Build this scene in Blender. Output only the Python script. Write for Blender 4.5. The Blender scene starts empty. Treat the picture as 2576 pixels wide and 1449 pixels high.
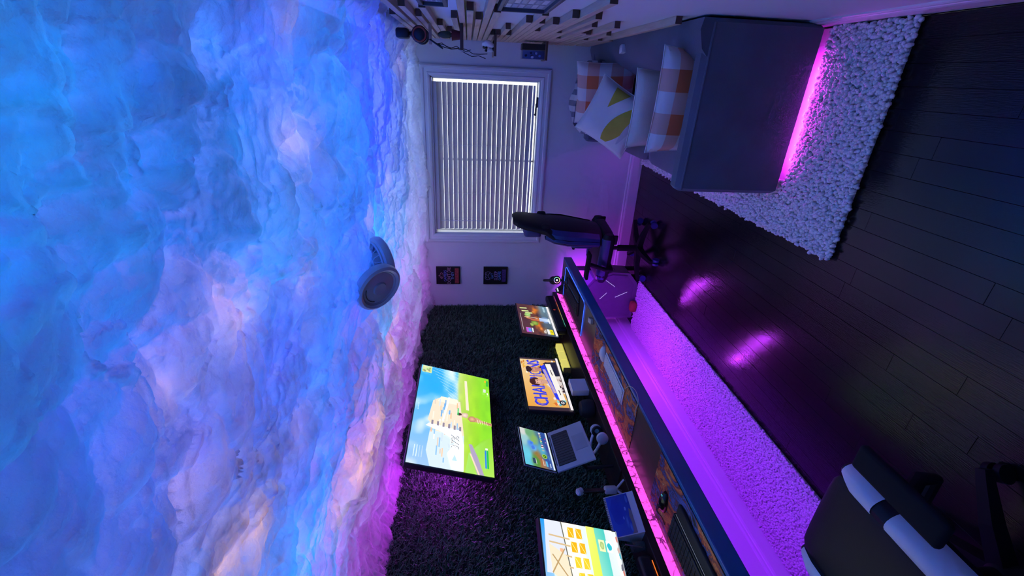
import bpy, bmesh, math, random
import numpy as np
from mathutils import Vector, Matrix, Euler
random.seed(7); rng = np.random.default_rng(11)
SC = bpy.context.scene; COL = SC.collection
R90 = math.pi/2

# ---------------------------------------------------------------- camera (photo is taken with the phone turned sideways)
F_PX, U0, V0 = 1110.0, 724.5, 1288.0        # focal length and centre, upright pixels
VPU, VPV = 1265.0, 1178.0                   # vanishing point of the room's length
CAM = Vector((0, 0, 1.75))
_Y = Vector(((VPU-U0)/F_PX, (VPV-V0)/F_PX, 1)).normalized()
_Z = Vector((0, -_Y.z, _Y.y)).normalized()
_X = _Y.cross(_Z)
cam_d = bpy.data.cameras.new('camera'); cam_o = bpy.data.objects.new('camera', cam_d); COL.objects.link(cam_o)
cam_d.sensor_fit = 'HORIZONTAL'; cam_d.sensor_width = 36.0; cam_d.lens = 36.0*F_PX/2576.0
cam_d.clip_start = 0.02
_r = Vector((_X.x, _Y.x, _Z.x)); _d = Vector((_X.y, _Y.y, _Z.y)); _w = Vector((_X.z, _Y.z, _Z.z))
_M = Matrix((_d, _r, -_w)).transposed().to_4x4(); _M.translation = CAM
cam_o.matrix_world = _M
SC.camera = cam_o

def ray(px, py):
    d = Vector(((1449-py-U0)/F_PX, (px-V0)/F_PX, 1))
    return Vector((d.dot(_X), d.dot(_Y), d.dot(_Z)))
def G(px, py, z=0.0):
    r = ray(px, py); return CAM + r*((z-CAM.z)/r.z)
def PX(px, py, X):
    r = ray(px, py); return CAM + r*(X/r.x)
def PY(px, py, Y):
    r = ray(px, py); return CAM + r*(Y/r.y)

# ---------------------------------------------------------------- world, exposure
XL, XR, YF, YB, ZC = -2.38, 0.295, 4.436, -1.1, 2.62
world = bpy.data.worlds.new('daylight'); SC.world = world; world.use_nodes = True
wn = world.node_tree.nodes; wn['Background'].inputs[0].default_value = (0.86, 0.93, 1.0, 1); wn['Background'].inputs[1].default_value = 3.2
SC.view_settings.view_transform = 'Standard'; SC.view_settings.look = 'None'
SC.view_settings.gamma = 1.0; SC.view_settings.use_curve_mapping = False
SC.view_settings.exposure = 0.0
SC.cycles.use_denoising = True
SC.cycles.max_bounces = 4; SC.cycles.diffuse_bounces = 2; SC.cycles.glossy_bounces = 2; SC.cycles.transmission_bounces = 3
SC.cycles.use_adaptive_sampling = True; SC.cycles.adaptive_threshold = .13; SC.cycles.adaptive_min_samples = 12
SC.cycles.sample_clamp_indirect = 4.0; SC.cycles.caustics_reflective = False; SC.cycles.caustics_refractive = False

# the colour-changing LED nodes hidden inside the cotton cloud: colours by zone (anchor pixels on the cloud)
C_BLUE=(0.000,0.105,1.0); C_AZ=(0.000,0.36,1.0); C_VIO=(0.012,0.04,1.0); C_LIL=(0.015,0.105,0.80); C_WARM=(1.0,0.50,0.22)
C_OR=(1.0,0.50,0.04); C_MAG=(0.70,0.05,0.95); C_WH=(0.42,0.54,0.95); C_GREY=(0.01,0.08,0.60); C_PUR=(0.045,0.05,1.0)
ANCH = {C_AZ:[(80,100),(40,600),(640,500),(560,610),(460,900),(440,950),(740,400),(760,800),(900,600),(790,1180),(760,1240),(890,830),(700,250),(880,560),(960,560),(690,170),(930,860),(750,1330),(330,850),(400,1010),(20,250),(920,1000)],
 C_BLUE:[(200,130),(300,230),(250,700),(400,640),(100,720),(540,480),(600,1180),(500,1300),(640,1080),(820,900),(200,1000),(620,230),(500,60),(740,700),(450,1420),(60,800),(150,600),(350,1230),(840,760)],
 C_VIO:[(430,180),(370,420),(520,270),(830,430),(860,60),(840,330),(900,400),(820,540),(330,640),(560,1330),(420,1380),(700,1130),(720,1010),(620,760)],
 C_LIL:[(150,350),(100,480),(90,900),(70,960),(250,1120),(150,1270),(300,1000),(300,560),(660,1000),(70,1400),(280,1350),(980,300),(440,480),(560,100)],
 C_PUR:[(620,880),(680,930),(540,680),(880,480),(530,1060),(580,1080)],
 C_WARM:[(640,350),(680,360),(560,780),(460,780),(510,820),(690,700),(860,545),(960,170),(950,450),(700,1080),(420,1200),(590,20),(320,980)],
 C_OR:[(855,1120),(830,1190),(870,1060),(610,1340),(520,1430),(950,880),(965,790),(905,890),(800,1290)],
 C_MAG:[(985,960),(970,1040),(930,1160),(905,1240),(880,1330),(860,1430),(1035,740),(1030,765)],
 C_WH:[(1000,250),(1020,400),(1035,560),(1040,650),(1005,700),(995,140)],  # white nodes added to whiten the window-lit rim along the far wall
 C_GREY:[(340,300),(420,300),(40,430),(590,330),(610,830),(700,640),(120,520),(230,330),(250,900),(480,560),(770,620),(650,1250)]}
anch = []
for c, l in ANCH.items():
    if c in (C_WARM, C_OR): continue
    for p in l:
        q = G(p[0], p[1], 2.36); anch.append((q.x, q.y, c))
CLOUD_W = 2.4
GAIN = {C_AZ:.88, C_BLUE:1.05, C_VIO:1.2, C_LIL:.55, C_MAG:.6, C_WH:.6, C_GREY:.25, C_PUR:.8}
def lamp(name, kind, loc, energy, color, size=.03, rot=None):
    l = bpy.data.lights.new(name, kind); l.energy = energy; l.color = color
    if kind == 'POINT': l.shadow_soft_size = size
    o = bpy.data.objects.new(name, l); COL.objects.link(o); o.location = loc
    if rot: o.rotation_euler = rot
    return o
def light_cloud():
    nx, ny = 7, 14; or_spots = [G(*p,2.36) for p in ANCH[C_OR]]; warm_spots = [G(*p,2.36) for p in ANCH[C_WARM]]
    for i in range(nx):
        for j in range(ny):
            x = XL+.12+(XR-XL-.24)*(i+.5+random.uniform(-.3,.3))/nx
            y = -.3+(YF-.1+.3)*(j+.5+random.uniform(-.3,.3))/ny
            b = min(anch, key=lambda a: (a[0]-x)**2+(a[1]-y)**2)
            c = b[2]; c = tuple(max(0, v*random.uniform(.85,1.15)) for v in c)
            g = GAIN[b[2]]*random.uniform(.6,1.3)
            if min(math.hypot(a[0]-x, a[1]-y) for a in or_spots) < .20: c, g = C_OR, .13       # amber stretches have no blue node
            elif min(math.hypot(a[0]-x, a[1]-y) for a in warm_spots) < .15: g *= .45
            lamp('cloud_led', 'POINT', (x, y, random.uniform(2.50, 2.56)), CLOUD_W*g, c, .035)
light_cloud()

# ---------------------------------------------------------------- material helpers
def lin(c):
    if isinstance(c, str): c = tuple(int(c[i:i+2],16)/255 for i in (0,2,4))
    return tuple((v/12.92 if v <= .04045 else ((v+.055)/1.055)**2.4) for v in c)
MATS = {}
def pm(name, col, rough=.6, metal=0.0, var=.12, scale=18.0, bump=0.0, bscale=60.0, sheen=0.0, spec=.5, coat=0.0, stretch=None, trans=0.0):
    if name in MATS: return MATS[name]
    m = bpy.data.materials.new(name); m.use_nodes = True; nt = m.node_tree; n = nt.nodes; L = nt.links
    b = n['Principled BSDF']; b.inputs['Roughness'].default_value = rough; b.inputs['Metallic'].default_value = metal
    b.inputs['Specular IOR Level'].default_value = spec
    if coat: b.inputs['Coat Weight'].default_value = coat
    if trans: b.inputs['Transmission Weight'].default_value = trans
    if sheen:
        b.inputs['Sheen Weight'].default_value = sheen; b.inputs['Sheen Roughness'].default_value = .4
    tc = n.new('ShaderNodeTexCoord'); mp = n.new('ShaderNodeMapping'); L.new(tc.outputs['Object'], mp.inputs[0])
    if stretch: mp.inputs['Scale'].default_value = stretch
    nz = n.new('ShaderNodeTexNoise'); nz.inputs['Scale'].default_value = scale; nz.inputs['Detail'].default_value = 4; L.new(mp.outputs[0], nz.inputs['Vector'])
    mx = n.new('ShaderNodeMix'); mx.data_type = 'RGBA'
    mx.inputs[6].default_value = (*[max(0,v*(1-var)) for v in col], 1); mx.inputs[7].default_value = (*[min(1,v*(1+var)) for v in col], 1)
    L.new(nz.outputs[0], mx.inputs[0]); L.new(mx.outputs[2], b.inputs['Base Color'])
    if bump:
        n2 = n.new('ShaderNodeTexNoise'); n2.inputs['Scale'].default_value = bscale; n2.inputs['Detail'].default_value = 3; L.new(mp.outputs[0], n2.inputs['Vector'])
        bp = n.new('ShaderNodeBump'); bp.inputs['Strength'].default_value = bump; bp.inputs['Distance'].default_value = .01
        L.new(n2.outputs[0], bp.inputs['Height']); L.new(bp.outputs[0], b.inputs['Normal'])
    MATS[name] = m; return m
def em(name, col, strength, pattern=None):
    if name in MATS: return MATS[name]
    m = bpy.data.materials.new(name); m.use_nodes = True; nt = m.node_tree; n = nt.nodes; L = nt.links
    b = n['Principled BSDF']; b.inputs['Base Color'].default_value = (*[v*.3 for v in col],1); b.inputs['Roughness'].default_value = .4
    b.inputs['Emission Color'].default_value = (*col,1); b.inputs['Emission Strength'].default_value = strength
    if pattern == 'veins':
        tc = n.new('ShaderNodeTexCoord'); nz = n.new('ShaderNodeTexNoise'); nz.inputs['Scale'].default_value = 22; L.new(tc.outputs['Object'], nz.inputs['Vector'])
        vm = n.new('ShaderNodeMixRGB'); vm.blend_type = 'ADD'; vm.inputs[0].default_value = .05
        L.new(tc.outputs['Object'], vm.inputs[1]); L.new(nz.outputs['Color'], vm.inputs[2])
        vo = n.new('ShaderNodeTexVoronoi'); vo.feature = 'DISTANCE_TO_EDGE'; vo.inputs['Scale'].default_value = 24; L.new(vm.outputs[0], vo.inputs['Vector'])
        n3 = n.new('ShaderNodeTexNoise'); n3.inputs['Scale'].default_value = 14; L.new(tc.outputs['Object'], n3.inputs['Vector'])
        ad = n.new('ShaderNodeMath'); ad.operation = 'ADD'; L.new(vo.outputs['Distance'], ad.inputs[0])
        ml = n.new('ShaderNodeMath'); ml.operation = 'MULTIPLY_ADD'; L.new(n3.outputs[0], ml.inputs[0]); ml.inputs[1].default_value = .5; ml.inputs[2].default_value = -.22; L.new(ml.outputs[0], ad.inputs[1])
        rp = n.new('ShaderNodeValToRGB'); rp.color_ramp.elements[0].position = .0; rp.color_ramp.elements[0].color = (*[v*.12 for v in col],1)
        rp.color_ramp.elements[1].position = .10; rp.color_ramp.elements[1].color = (*col,1); L.new(ad.outputs[0], rp.inputs[0]); L.new(rp.outputs[0], b.inputs['Emission Color'])
    MATS[name] = m; return m
def attr_mat(name, strength=None, rough=.5):
    if name in MATS: return MATS[name]
    m = bpy.data.materials.new(name); m.use_nodes = True; nt = m.node_tree; n = nt.nodes; L = nt.links
    b = n['Principled BSDF']; a = n.new('ShaderNodeAttribute'); a.attribute_name = 'col'; b.inputs['Roughness'].default_value = rough
    if strength:
        b.inputs['Base Color'].default_value = (.01,.01,.012,1); b.inputs['Roughness'].default_value = .25
        L.new(a.outputs['Color'], b.inputs['Emission Color']); b.inputs['Emission Strength'].default_value = strength
    else: L.new(a.outputs['Color'], b.inputs['Base Color'])
    MATS[name] = m; return m

# ---------------------------------------------------------------- mesh helpers
class MB:
    def __init__(s): s.v = []; s.f = []
    def add(s, vs, fs, M=None):
        o = len(s.v)
        s.v += [tuple(M @ Vector(v)) if M else tuple(v) for v in vs]
        s.f += [tuple(i+o for i in f) for f in fs]; return s
    def box(s, c, d, rot=None, bev=0.0, seg=2):
        M = Matrix.Translation(c)
        if rot: M = M @ (Euler(rot).to_matrix().to_4x4() if not isinstance(rot, Matrix) else rot.to_4x4())
        bm = bmesh.new(); bmesh.ops.create_cube(bm, size=1.0)
        bmesh.ops.scale(bm, vec=d, verts=bm.verts)
        if bev: bmesh.ops.bevel(bm, geom=list(bm.edges), offset=min(bev, .49*min(d)), segments=seg, profile=.5, affect='EDGES')
        bm.verts.index_update()
        s.add([v.co[:] for v in bm.verts], [[v.index for v in f.verts] for f in bm.faces], M); bm.free(); return s
    def ring(s, rings, close=True, cap=True):
        n = len(rings[0]); vs = [p for r in rings for p in r]; fs = []
        for i in range(len(rings)-1):
            for j in range(n if close else n-1):
                a, b = i*n+j, i*n+(j+1)%n
                fs.append((a, b, b+n, a+n))
        if cap: fs.append(tuple(range(n))[::-1]); fs.append(tuple(range((len(rings)-1)*n, len(rings)*n)))
        return s.add(vs, fs)
    def cyl(s, p0, p1, r0, r1=None, n=14, cap=True):
        r1 = r0 if r1 is None else r1; p0 = Vector(p0); p1 = Vector(p1); d = (p1-p0).normalized()
        a = d.orthogonal().normalized(); b = d.cross(a)
        rr = [[p+(a*math.cos(2*math.pi*k/n)+b*math.sin(2*math.pi*k/n))*r for k in range(n)] for p, r in ((p0,r0),(p1,r1))]
        return s.ring(rr, cap=cap)
    def tube(s, pts, r, n=8):
        pts = [Vector(p) for p in pts]; rr = []; a = None
        for i, p in enumerate(pts):
            d = (pts[min(i+1,len(pts)-1)]-pts[max(i-1,0)]).normalized()
            a = (a - d*a.dot(d)).normalized() if a is not None and (a - d*a.dot(d)).length > 1e-4 else d.orthogonal().normalized()
            b = d.cross(a); q = r[i] if isinstance(r, (list,tuple)) else r
            rr.append([p+(a*math.cos(2*math.pi*k/n)+b*math.sin(2*math.pi*k/n))*q for k in range(n)])
        return s.ring(rr)
    def lathe(s, prof, n=24, M=None, cap=True):
        rr = [[Vector((r*math.cos(2*math.pi*k/n), r*math.sin(2*math.pi*k/n), z)) for k in range(n)] for r, z in prof]
        if M: rr = [[M @ p for p in r] for r in rr]
        return s.ring(rr, cap=cap)
    def torus(s, R, r, n=32, m=8, M=None, sz=1.0):
        vs = []; fs = []
        for i in range(n):
            t = 2*math.pi*i/n
            for j in range(m):
                p = 2*math.pi*j/m; q = R+r*math.cos(p)
                v = Vector((q*math.cos(t), q*math.sin(t), r*sz*math.sin(p))); vs.append(M @ v if M else v)
                fs.append((i*m+j, ((i+1)%n)*m+j, ((i+1)%n)*m+(j+1)%m, i*m+(j+1)%m))
        return s.add(vs, fs)
    def prism(s, poly, h0, h1, M=None):
        n = len(poly); vs = [(x,y,h0) for x,y in poly]+[(x,y,h1) for x,y in poly]
        fs = [tuple(range(n))[::-1], tuple(range(n,2*n))]+[(i,(i+1)%n,(i+1)%n+n,i+n) for i in range(n)]
        return s.add(vs, fs, M)
    def ell(s, c, r, n=16, m=10, rot=None):
        M = Matrix.Translation(c) @ (Euler(rot).to_matrix().to_4x4() if rot else Matrix.Identity(4))
        vs = []; fs = []
        for i in range(m+1):
            p = math.pi*i/m
            for k in range(n):
                t = 2*math.pi*k/n; vs.append((r[0]*math.sin(p)*math.cos(t), r[1]*math.sin(p)*math.sin(t), r[2]*math.cos(p)))
        for i in range(m):
            for k in range(n): fs.append((i*n+k, (i+1)*n+k, (i+1)*n+(k+1)%n, i*n+(k+1)%n))
        return s.add(vs, fs, M)
    def mesh(s, name):
        me = bpy.data.meshes.new(name); me.from_pydata(s.v, [], s.f); me.validate(); me.update(); return me
def link(name, me, mat, parent=None, smooth=False, label=None):
    o = bpy.data.objects.new(name, me); COL.objects.link(o)
    if mat and not me.materials: me.materials.append(mat)
    if smooth:
        try: me.shade_smooth()
        except Exception: pass
    if parent: o.parent = parent
    if label: o['label'] = label
    return o
def auto(o, ang=.6):
    try: o.data.set_sharp_from_angle(angle=ang)
    except Exception: pass
    return o
def part(name, mb, mat, parent=None, smooth=False, label=None):
    o = link(name, mb.mesh(name), mat, parent, smooth, label)
    if smooth: auto(o)
    return o
def tag(o, label, cat, group=None, kind=None):
    o['label'] = label; o['category'] = cat
    if group: o['group'] = group
    if kind: o['kind'] = kind
    return o
def thing(name, label, cat, loc=(0,0,0), rz=0.0, group=None, M=None):
    o = bpy.data.objects.new(name, None); COL.objects.link(o); o.empty_display_size = .05
    if M is not None: o.matrix_world = M
    else: o.location = loc; o.rotation_euler = (0,0,rz)
    return tag(o, label, cat, group)
def struct(name, mb, mat, parent=None, label=None):
    o = part(name, mb, mat, parent)
    if not parent: o['kind'] = 'structure'
    if label: o['label'] = label
    return o
def text_faces(s, size=1.0):
    cu = bpy.data.curves.new('t', 'FONT'); cu.body = s; cu.size = size; cu.align_x = 'CENTER'; cu.align_y = 'CENTER'; cu.resolution_u = 2
    o = bpy.data.objects.new('t', cu); COL.objects.link(o)
    dg = bpy.context.evaluated_depsgraph_get(); me = bpy.data.meshes.new_from_object(o.evaluated_get(dg))
    vs = [tuple(v.co) for v in me.vertices]; fs = [tuple(p.vertices) for p in me.polygons]
    bpy.data.objects.remove(o); bpy.data.curves.remove(cu); bpy.data.meshes.remove(me)
    return vs, fs
class Paint:
    """flat picture (screen, print): polygons with colours, stacked in thin layers"""
    def __init__(s, W, H, z0=0.0, dz=.00012): s.W=W; s.H=H; s.z=z0; s.dz=dz; s.v=[]; s.f=[]; s.c=[]
    def poly(s, pts, col, keep=False):
        if not keep: s.z += s.dz
        cs = col if isinstance(col, list) else [col]*len(pts)
        cs = [lin(c) for c in cs]; o = len(s.v)
        s.v += [((x-.5)*s.W, y*s.H, s.z) for x, y in pts]; s.f.append(tuple(range(o, o+len(pts)))); s.c += cs
        return s
    def rect(s, x0, y0, x1, y1, col, keep=False): return s.poly([(x0,y0),(x1,y0),(x1,y1),(x0,y1)], col, keep)
    def grad(s, x0, y0, x1, y1, cbl, cbr, ctr, ctl, n=8):
        s.z += s.dz; q = [np.array(lin(c)) for c in (cbl,cbr,ctr,ctl)]
        for i in range(n):
            for j in range(n):
                o = len(s.v)
                for a, b in ((i,j),(i+1,j),(i+1,j+1),(i,j+1)):
                    u, w = a/n, b/n
                    s.v.append(((x0+(x1-x0)*u-.5)*s.W, (y0+(y1-y0)*w)*s.H, s.z))
                    s.c.append(tuple((q[0]*(1-u)+q[1]*u)*(1-w)+(q[3]*(1-u)+q[2]*u)*w))
                s.f.append((o,o+1,o+2,o+3))
        return s
    def blob(s, cx, cy, rx, ry, col, edge=None, n=14, jit=.15, rot=0):
        s.z += s.dz; o = len(s.v); c = lin(col); e = lin(edge) if edge else c
        s.v.append(((cx-.5)*s.W, cy*s.H, s.z)); s.c_v = None
        pts = []
        for k in range(n):
            t = 2*math.pi*k/n; q = 1+random.uniform(-jit,jit); a, b = rx*q*math.cos(t), ry*q*math.sin(t)
            pts.append((cx+a*math.cos(rot)-b*math.sin(rot), cy+a*math.sin(rot)+b*math.cos(rot)))
        s.v.pop()
        for k in range(n):
            o = len(s.v); p, q = pts[k], pts[(k+1)%n]
            s.v += [((cx-.5)*s.W, cy*s.H, s.z), ((p[0]-.5)*s.W, p[1]*s.H, s.z), ((q[0]-.5)*s.W, q[1]*s.H, s.z)]
            s.c += [c, e, e]; s.f.append((o,o+1,o+2))
        return s
    def line(s, x0, y0, x1, y1, w, col):
        d = Vector(((x1-x0)*s.W, (y1-y0)*s.H)); l = d.length or 1; nx, ny = -d.y/l*w/2/s.W, d.x/l*w/2/s.H
        return s.poly([(x0+nx,y0+ny),(x0-nx,y0-ny),(x1-nx,y1-ny),(x1+nx,y1+ny)], col)
    def raster(s, fn, nx=96, ny=54):
        s.z += s.dz; u = np.linspace(0,1,nx+1); v = np.linspace(0,1,ny+1); X, Y = np.meshgrid(u, v, indexing='ij'); c = np.clip(fn(X, Y), 0, 1)
        c = np.where(c <= .04045, c/12.92, ((c+.055)/1.055)**2.4); o = len(s.v)
        s.v += [((x-.5)*s.W, y*s.H, s.z) for x, y in zip(X.ravel().tolist(), Y.ravel().tolist())]
        cc = c.reshape(-1,3).tolist()
        for i in range(nx):
            for j in range(ny):
                k = i*(ny+1)+j; q = (k, k+ny+1, k+ny+2, k+1); s.f.append(tuple(o+a for a in q)); s.c += [tuple(cc[a]) for a in q]
        return s
    def text(s, t, cx, cy, size, col, sx=1.0, shear=0.0):
        s.z += s.dz; vs, fs = text_faces(t, size); c = lin(col)
        for f in fs:
            o = len(s.v)
            for i in f:
                s.v.append(((cx-.5)*s.W+vs[i][0]*sx+vs[i][1]*shear, cy*s.H+vs[i][1], s.z)); s.c.append(c)
            s.f.append(tuple(range(o, o+len(f))))
        return s
    def build(s, name, mat, parent, loc=(0,0,0)):
        # keep everything inside the picture
        vs = [(max(-s.W/2, min(s.W/2, x)), max(0, min(s.H, y)), z) for x, y, z in s.v]
        me = bpy.data.meshes.new(name); me.from_pydata(vs, [], s.f)
        a = me.color_attributes.new('col', 'FLOAT_COLOR', 'CORNER')
        arr = np.ones((len(s.c), 4), np.float32); arr[:,:3] = np.array(s.c); a.data.foreach_set('color', arr.ravel())
        me.update(); o = link(name, me, mat, parent); o.location = loc; return o

# ---------------------------------------------------------------- materials
M_WALL = pm('wall_paint', (.78,.78,.80), .75, var=.03, scale=3, bump=.05, bscale=220)
M_TRIM = pm('white_trim', (.80,.80,.82), .35, var=.03)
M_WOODF = pm('dark_oak', (.011,.008,.008), .17, var=.45, scale=9, stretch=(9,.7,1), bump=.10, bscale=30, spec=.36)
M_SLAT = pm('pine_slat', (.68,.49,.34), .6, var=.28, scale=14, stretch=(6,.4,6), bump=.08)
M_SLATE = pm('pine_end', (.10,.05,.035), .7, var=.2)
M_BLACK = pm('black_plastic', (.012,.012,.014), .42, var=.2)
M_BLACKG = pm('black_gloss', (.008,.008,.010), .18, var=.2)
M_DGREY = pm('dark_grey_metal', (.05,.05,.055), .4, metal=.6)
M_WHITE = pm('white_plastic', (.75,.75,.78), .35, var=.04)
M_VELV = pm('grey_velvet', (.100,.110,.155), .85, var=.38, scale=4, sheen=.5, bump=.12, bscale=140)
M_RUG = pm('cream_shag', (.90,.86,.85), .95, var=.12, scale=40)
M_RUG2 = pm('cream_pile', (.78,.73,.75), .95, var=.12, scale=40)
M_COTTON = None

# ================================================================ SETTING
def setting():
    floor = struct('floor', MB().box(((XL+XR)/2, (YB+YF)/2, -.06), (XR-XL+.3, YF-YB+.3, .096)), pm('subfloor', (.01,.008,.008), .8))
    # dark planks running along the room, each its own board, bevelled joints
    w = .083; n = int(math.ceil((XR-XL)/w)); base = {}
    for i in range(n):
        x = XL+(i+.5)*w
        if x+w/2 > XR+.03: break
        y = .25-random.uniform(0,.9)
        while y < YF:
            ln = random.choice((.9,1.2,1.5,1.8)); y1 = min(y+ln, YF)
            if y1 > .2 and y1-y > .05:
                key = round(y1-y,2)
                if key not in base:
                    base[key] = MB().box((0,0,-.006), (w-.0006, key-.0006, .012), bev=.0008, seg=1).mesh('plank')
                o = link('plank', base[key], M_WOODF, floor); o.location = (x, (y+y1)/2, random.uniform(-.0004,.0004))
                o.rotation_euler = (random.uniform(-.0006,.0006), random.uniform(-.003,.003), 0)
            y = y1
    T = .12
    struct('wall_left', MB().box((XL-T/2, (YB+YF)/2, ZC/2), (T, YF-YB+.2, ZC)), M_WALL)
    struct('wall_right', MB().box((XR+T/2, (YB+YF)/2, ZC/2), (T, YF-YB+.2, ZC)), M_WALL)
    struct('wall_back', MB().box(((XL+XR)/2, YB-T/2, ZC/2), (XR-XL+2*T, T, ZC)), M_WALL)
    struct('ceiling', MB().box(((XL+XR)/2, (YB+YF)/2, ZC+T/2), (XR-XL+2*T, YF-YB+2*T, T)), pm('ceiling_paint', (.10,.10,.12), .9))  # unseen above the cotton; tone darkened so bounced LED colours mix less
    # far wall with the window opening
    wx0, wx1, wz0, wz1 = -1.512, -.034, 1.085, 2.09
    m = MB()
    for x0, x1, z0, z1 in ((XL-T,wx0,0,ZC),(wx1,XR+T,0,ZC),(wx0,wx1,0,wz0),(wx0,wx1,wz1,ZC)):
        m.box(((x0+x1)/2, YF+T/2, (z0+z1)/2), (x1-x0, T, z1-z0))
    struct('wall_far', m, M_WALL)
    # window: casing boards, jamb, sashes, mullion, panes, crank
    win = bpy.data.objects.new('window_1', None); COL.objects.link(win); win.location = ((wx0+wx1)/2, YF, wz0)
    win['kind'] = 'structure'; win['label'] = 'white cased window with closed horizontal blinds in the far wall'
    cx, cw, ch = (wx0+wx1)/2, wx1-wx0, wz1-wz0
    def W(mb): # world -> window local
        mb.v = [(x-cx, y-YF, z-wz0) for x,y,z in mb.v]; return mb
    b = .093
    def casing(p0, p1, name):  # moulded board: stepped profile between two outer corners (mitred)
        pass
    prof = [(0,0),(0,.020),(.012,.026),(.030,.026),(.036,.018),(.062,.018),(.068,.024),(.085,.020),(.093,.012),(.093,0)]  # (from outer edge, proud)
    ox0, ox1, oz0, oz1 = wx0-b, wx1+b, wz0-b, wz1+b
    corners = [((ox0,oz0),(1,1)),((ox1,oz0),(-1,1)),((ox1,oz1),(-1,-1)),((ox0,oz1),(1,-1))]
    for k in range(4):
        (c0,d0),(c1,d1) = corners[k], corners[(k+1)%4]
        rr = [[Vector((c[0]+d[0]*t, YF-p, c[1]+d[1]*t)) for t,p in prof] for c,d in ((c0,d0),(c1,d1))]
        part('casing_board', W(MB().ring(rr)), M_TRIM, win)
    jm = MB()
    for x0,x1,z0,z1 in ((wx0-.001,wx0+.012,wz0,wz1),(wx1-.012,wx1+.001,wz0,wz1),(wx0,wx1,wz1-.012,wz1+.001)):
        jm.box(((x0+x1)/2, YF+.055, (z0+z1)/2), (x1-x0,.11,z1-z0))
    part('jamb', W(jm), M_TRIM, win)
    part('sill', W(MB().box((cx, YF+.055, wz0+.006), (cw,.12,.014), bev=.003)), M_TRIM, win)
    sy = YF+.098
    for (x0,x1) in ((wx0+.012, cx), (cx, wx1-.012)):
        fr = MB(); e = .009
        for a0,a1,b0,b1 in ((x0,x0+e,wz0+.012,wz1-.012),(x1-e,x1,wz0+.012,wz1-.012),(x0,x1,wz0+.012,wz0+.012+e),(x0,x1,wz1-.012-e,wz1-.012)):
            fr.box(((a0+a1)/2, sy, (b0+b1)/2), (a1-a0,.03,b1-b0), bev=.003, seg=1)
        s = part('sash', W(fr), M_TRIM, win)
        g = part('pane', W(MB().box(((x0+x1)/2, sy+.004, (wz0+wz1)/2), (x1-x0-.06,.004,wz1-wz0-.08))), glass(), s)
    ck = MB(); hx = -.22
    ck.box((hx, YF+.012, wz0+.022), (.09,.022,.018), bev=.005).cyl((hx-.01,YF+.004,wz0+.03),(hx-.10,YF-.004,wz0+.036),.008,.006).ell((hx-.105,YF-.004,wz0+.036),(.014,.01,.01))
    part('crank_handle', W(ck), M_DGREY, win, label='dark window crank handle')
    # baseboards
    def bb(name, p0, p1, nrm):
        p0, p1, nrm = Vector(p0), Vector(p1), Vector(nrm)
        pr = [(0,0),(.016,0),(.016,.095),(.013,.108),(.010,.112),(.010,.124),(.006,.132),(0,.134)]
        rr = [[p+nrm*t+Vector((0,0,z)) for t,z in pr] for p in (p0,p1)]
        struct(name, MB().ring(rr), M_TRIM)
    bb('baseboard_left', (XL,YB,0),(XL,YF,0),(1,0,0)); bb('baseboard_far', (XL,YF,0),(XR,YF,0),(0,-1,0)); bb('baseboard_right', (XR,YB,0),(XR,YF,0),(-1,0,0))
    # venetian blind
    bl = thing('venetian_blind', 'white horizontal venetian blind with nearly closed slats hanging in the window', 'blind', (cx, YF+.045, wz0))
    bx0, bx1 = wx0+.036, wx1-.044; bw = bx1-bx0; bc = (bx0+bx1)/2-cx
    M_BL = blind_mat()
    part('headrail', MB().box((bc,0,ch-.032), (bw,.05,.042), bev=.004), M_BL, bl)
    pitch = .0468; N = 19; z0 = ch-.075; tilt = math.radians(70)
    sl = MB(); nn = 5; rr = []
    for k in range(nn):
        t = (k/(nn-1)-.5)*.0465; rr.append((t, .003*(1-(2*t/.0465)**2)))
    ringp = [(t, h+.0012) for t,h in rr]+[(t, h-.0012) for t,h in rr[::-1]]
    sl.ring([[Vector((x, p[0], p[1])) for p in ringp] for x in (-bw/2, bw/2)])
    sme = sl.mesh('slat')
    for k in range(N):
        o = link('slat', sme, M_BL, bl); o.location = (bc, 0, z0-k*pitch); o.rotation_euler = (-tilt,0,0)
    part('bottom_rail', MB().box((bc,0,z0-N*pitch+.010), (bw,.05,.018), bev=.004), M_BL, bl)
    for fx in (-.40,-.22,.10,.345):
        lc = MB()
        for dy in (-.024,.024): lc.cyl((bc+fx*bw*1.05,dy,ch-.05),(bc+fx*bw*1.05,dy,z0-N*pitch+.012),.0009,n=5)
        for k in range(N): lc.box((bc+fx*bw*1.05,0,z0-k*pitch-.006),(.002,.05,.002), rot=(-tilt,0,0))
        part('ladder_cord', lc, M_WHITE, bl)
    part('tilt_wand', MB().cyl((bc-.43*bw,-.034,ch-.06),(bc-.43*bw,-.034,ch-.70),.004,.004,n=8), M_WHITE, bl)
def glass():
    if 'window_glass' in MATS: return MATS['window_glass']
    m = bpy.data.materials.new('window_glass'); m.use_nodes = True; n = m.node_tree.nodes; L = m.node_tree.links
    n.remove(n['Principled BSDF']); t = n.new('ShaderNodeBsdfTransparent'); g = n.new('ShaderNodeBsdfGlossy'); g.inputs['Roughness'].default_value = .02
    fr = n.new('ShaderNodeFresnel'); mx = n.new('ShaderNodeMixShader'); L.new(fr.outputs[0], mx.inputs[0]); L.new(t.outputs[0], mx.inputs[1]); L.new(g.outputs[0], mx.inputs[2])
    L.new(mx.outputs[0], n['Material Output'].inputs[0]); MATS['window_glass'] = m; return m
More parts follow.
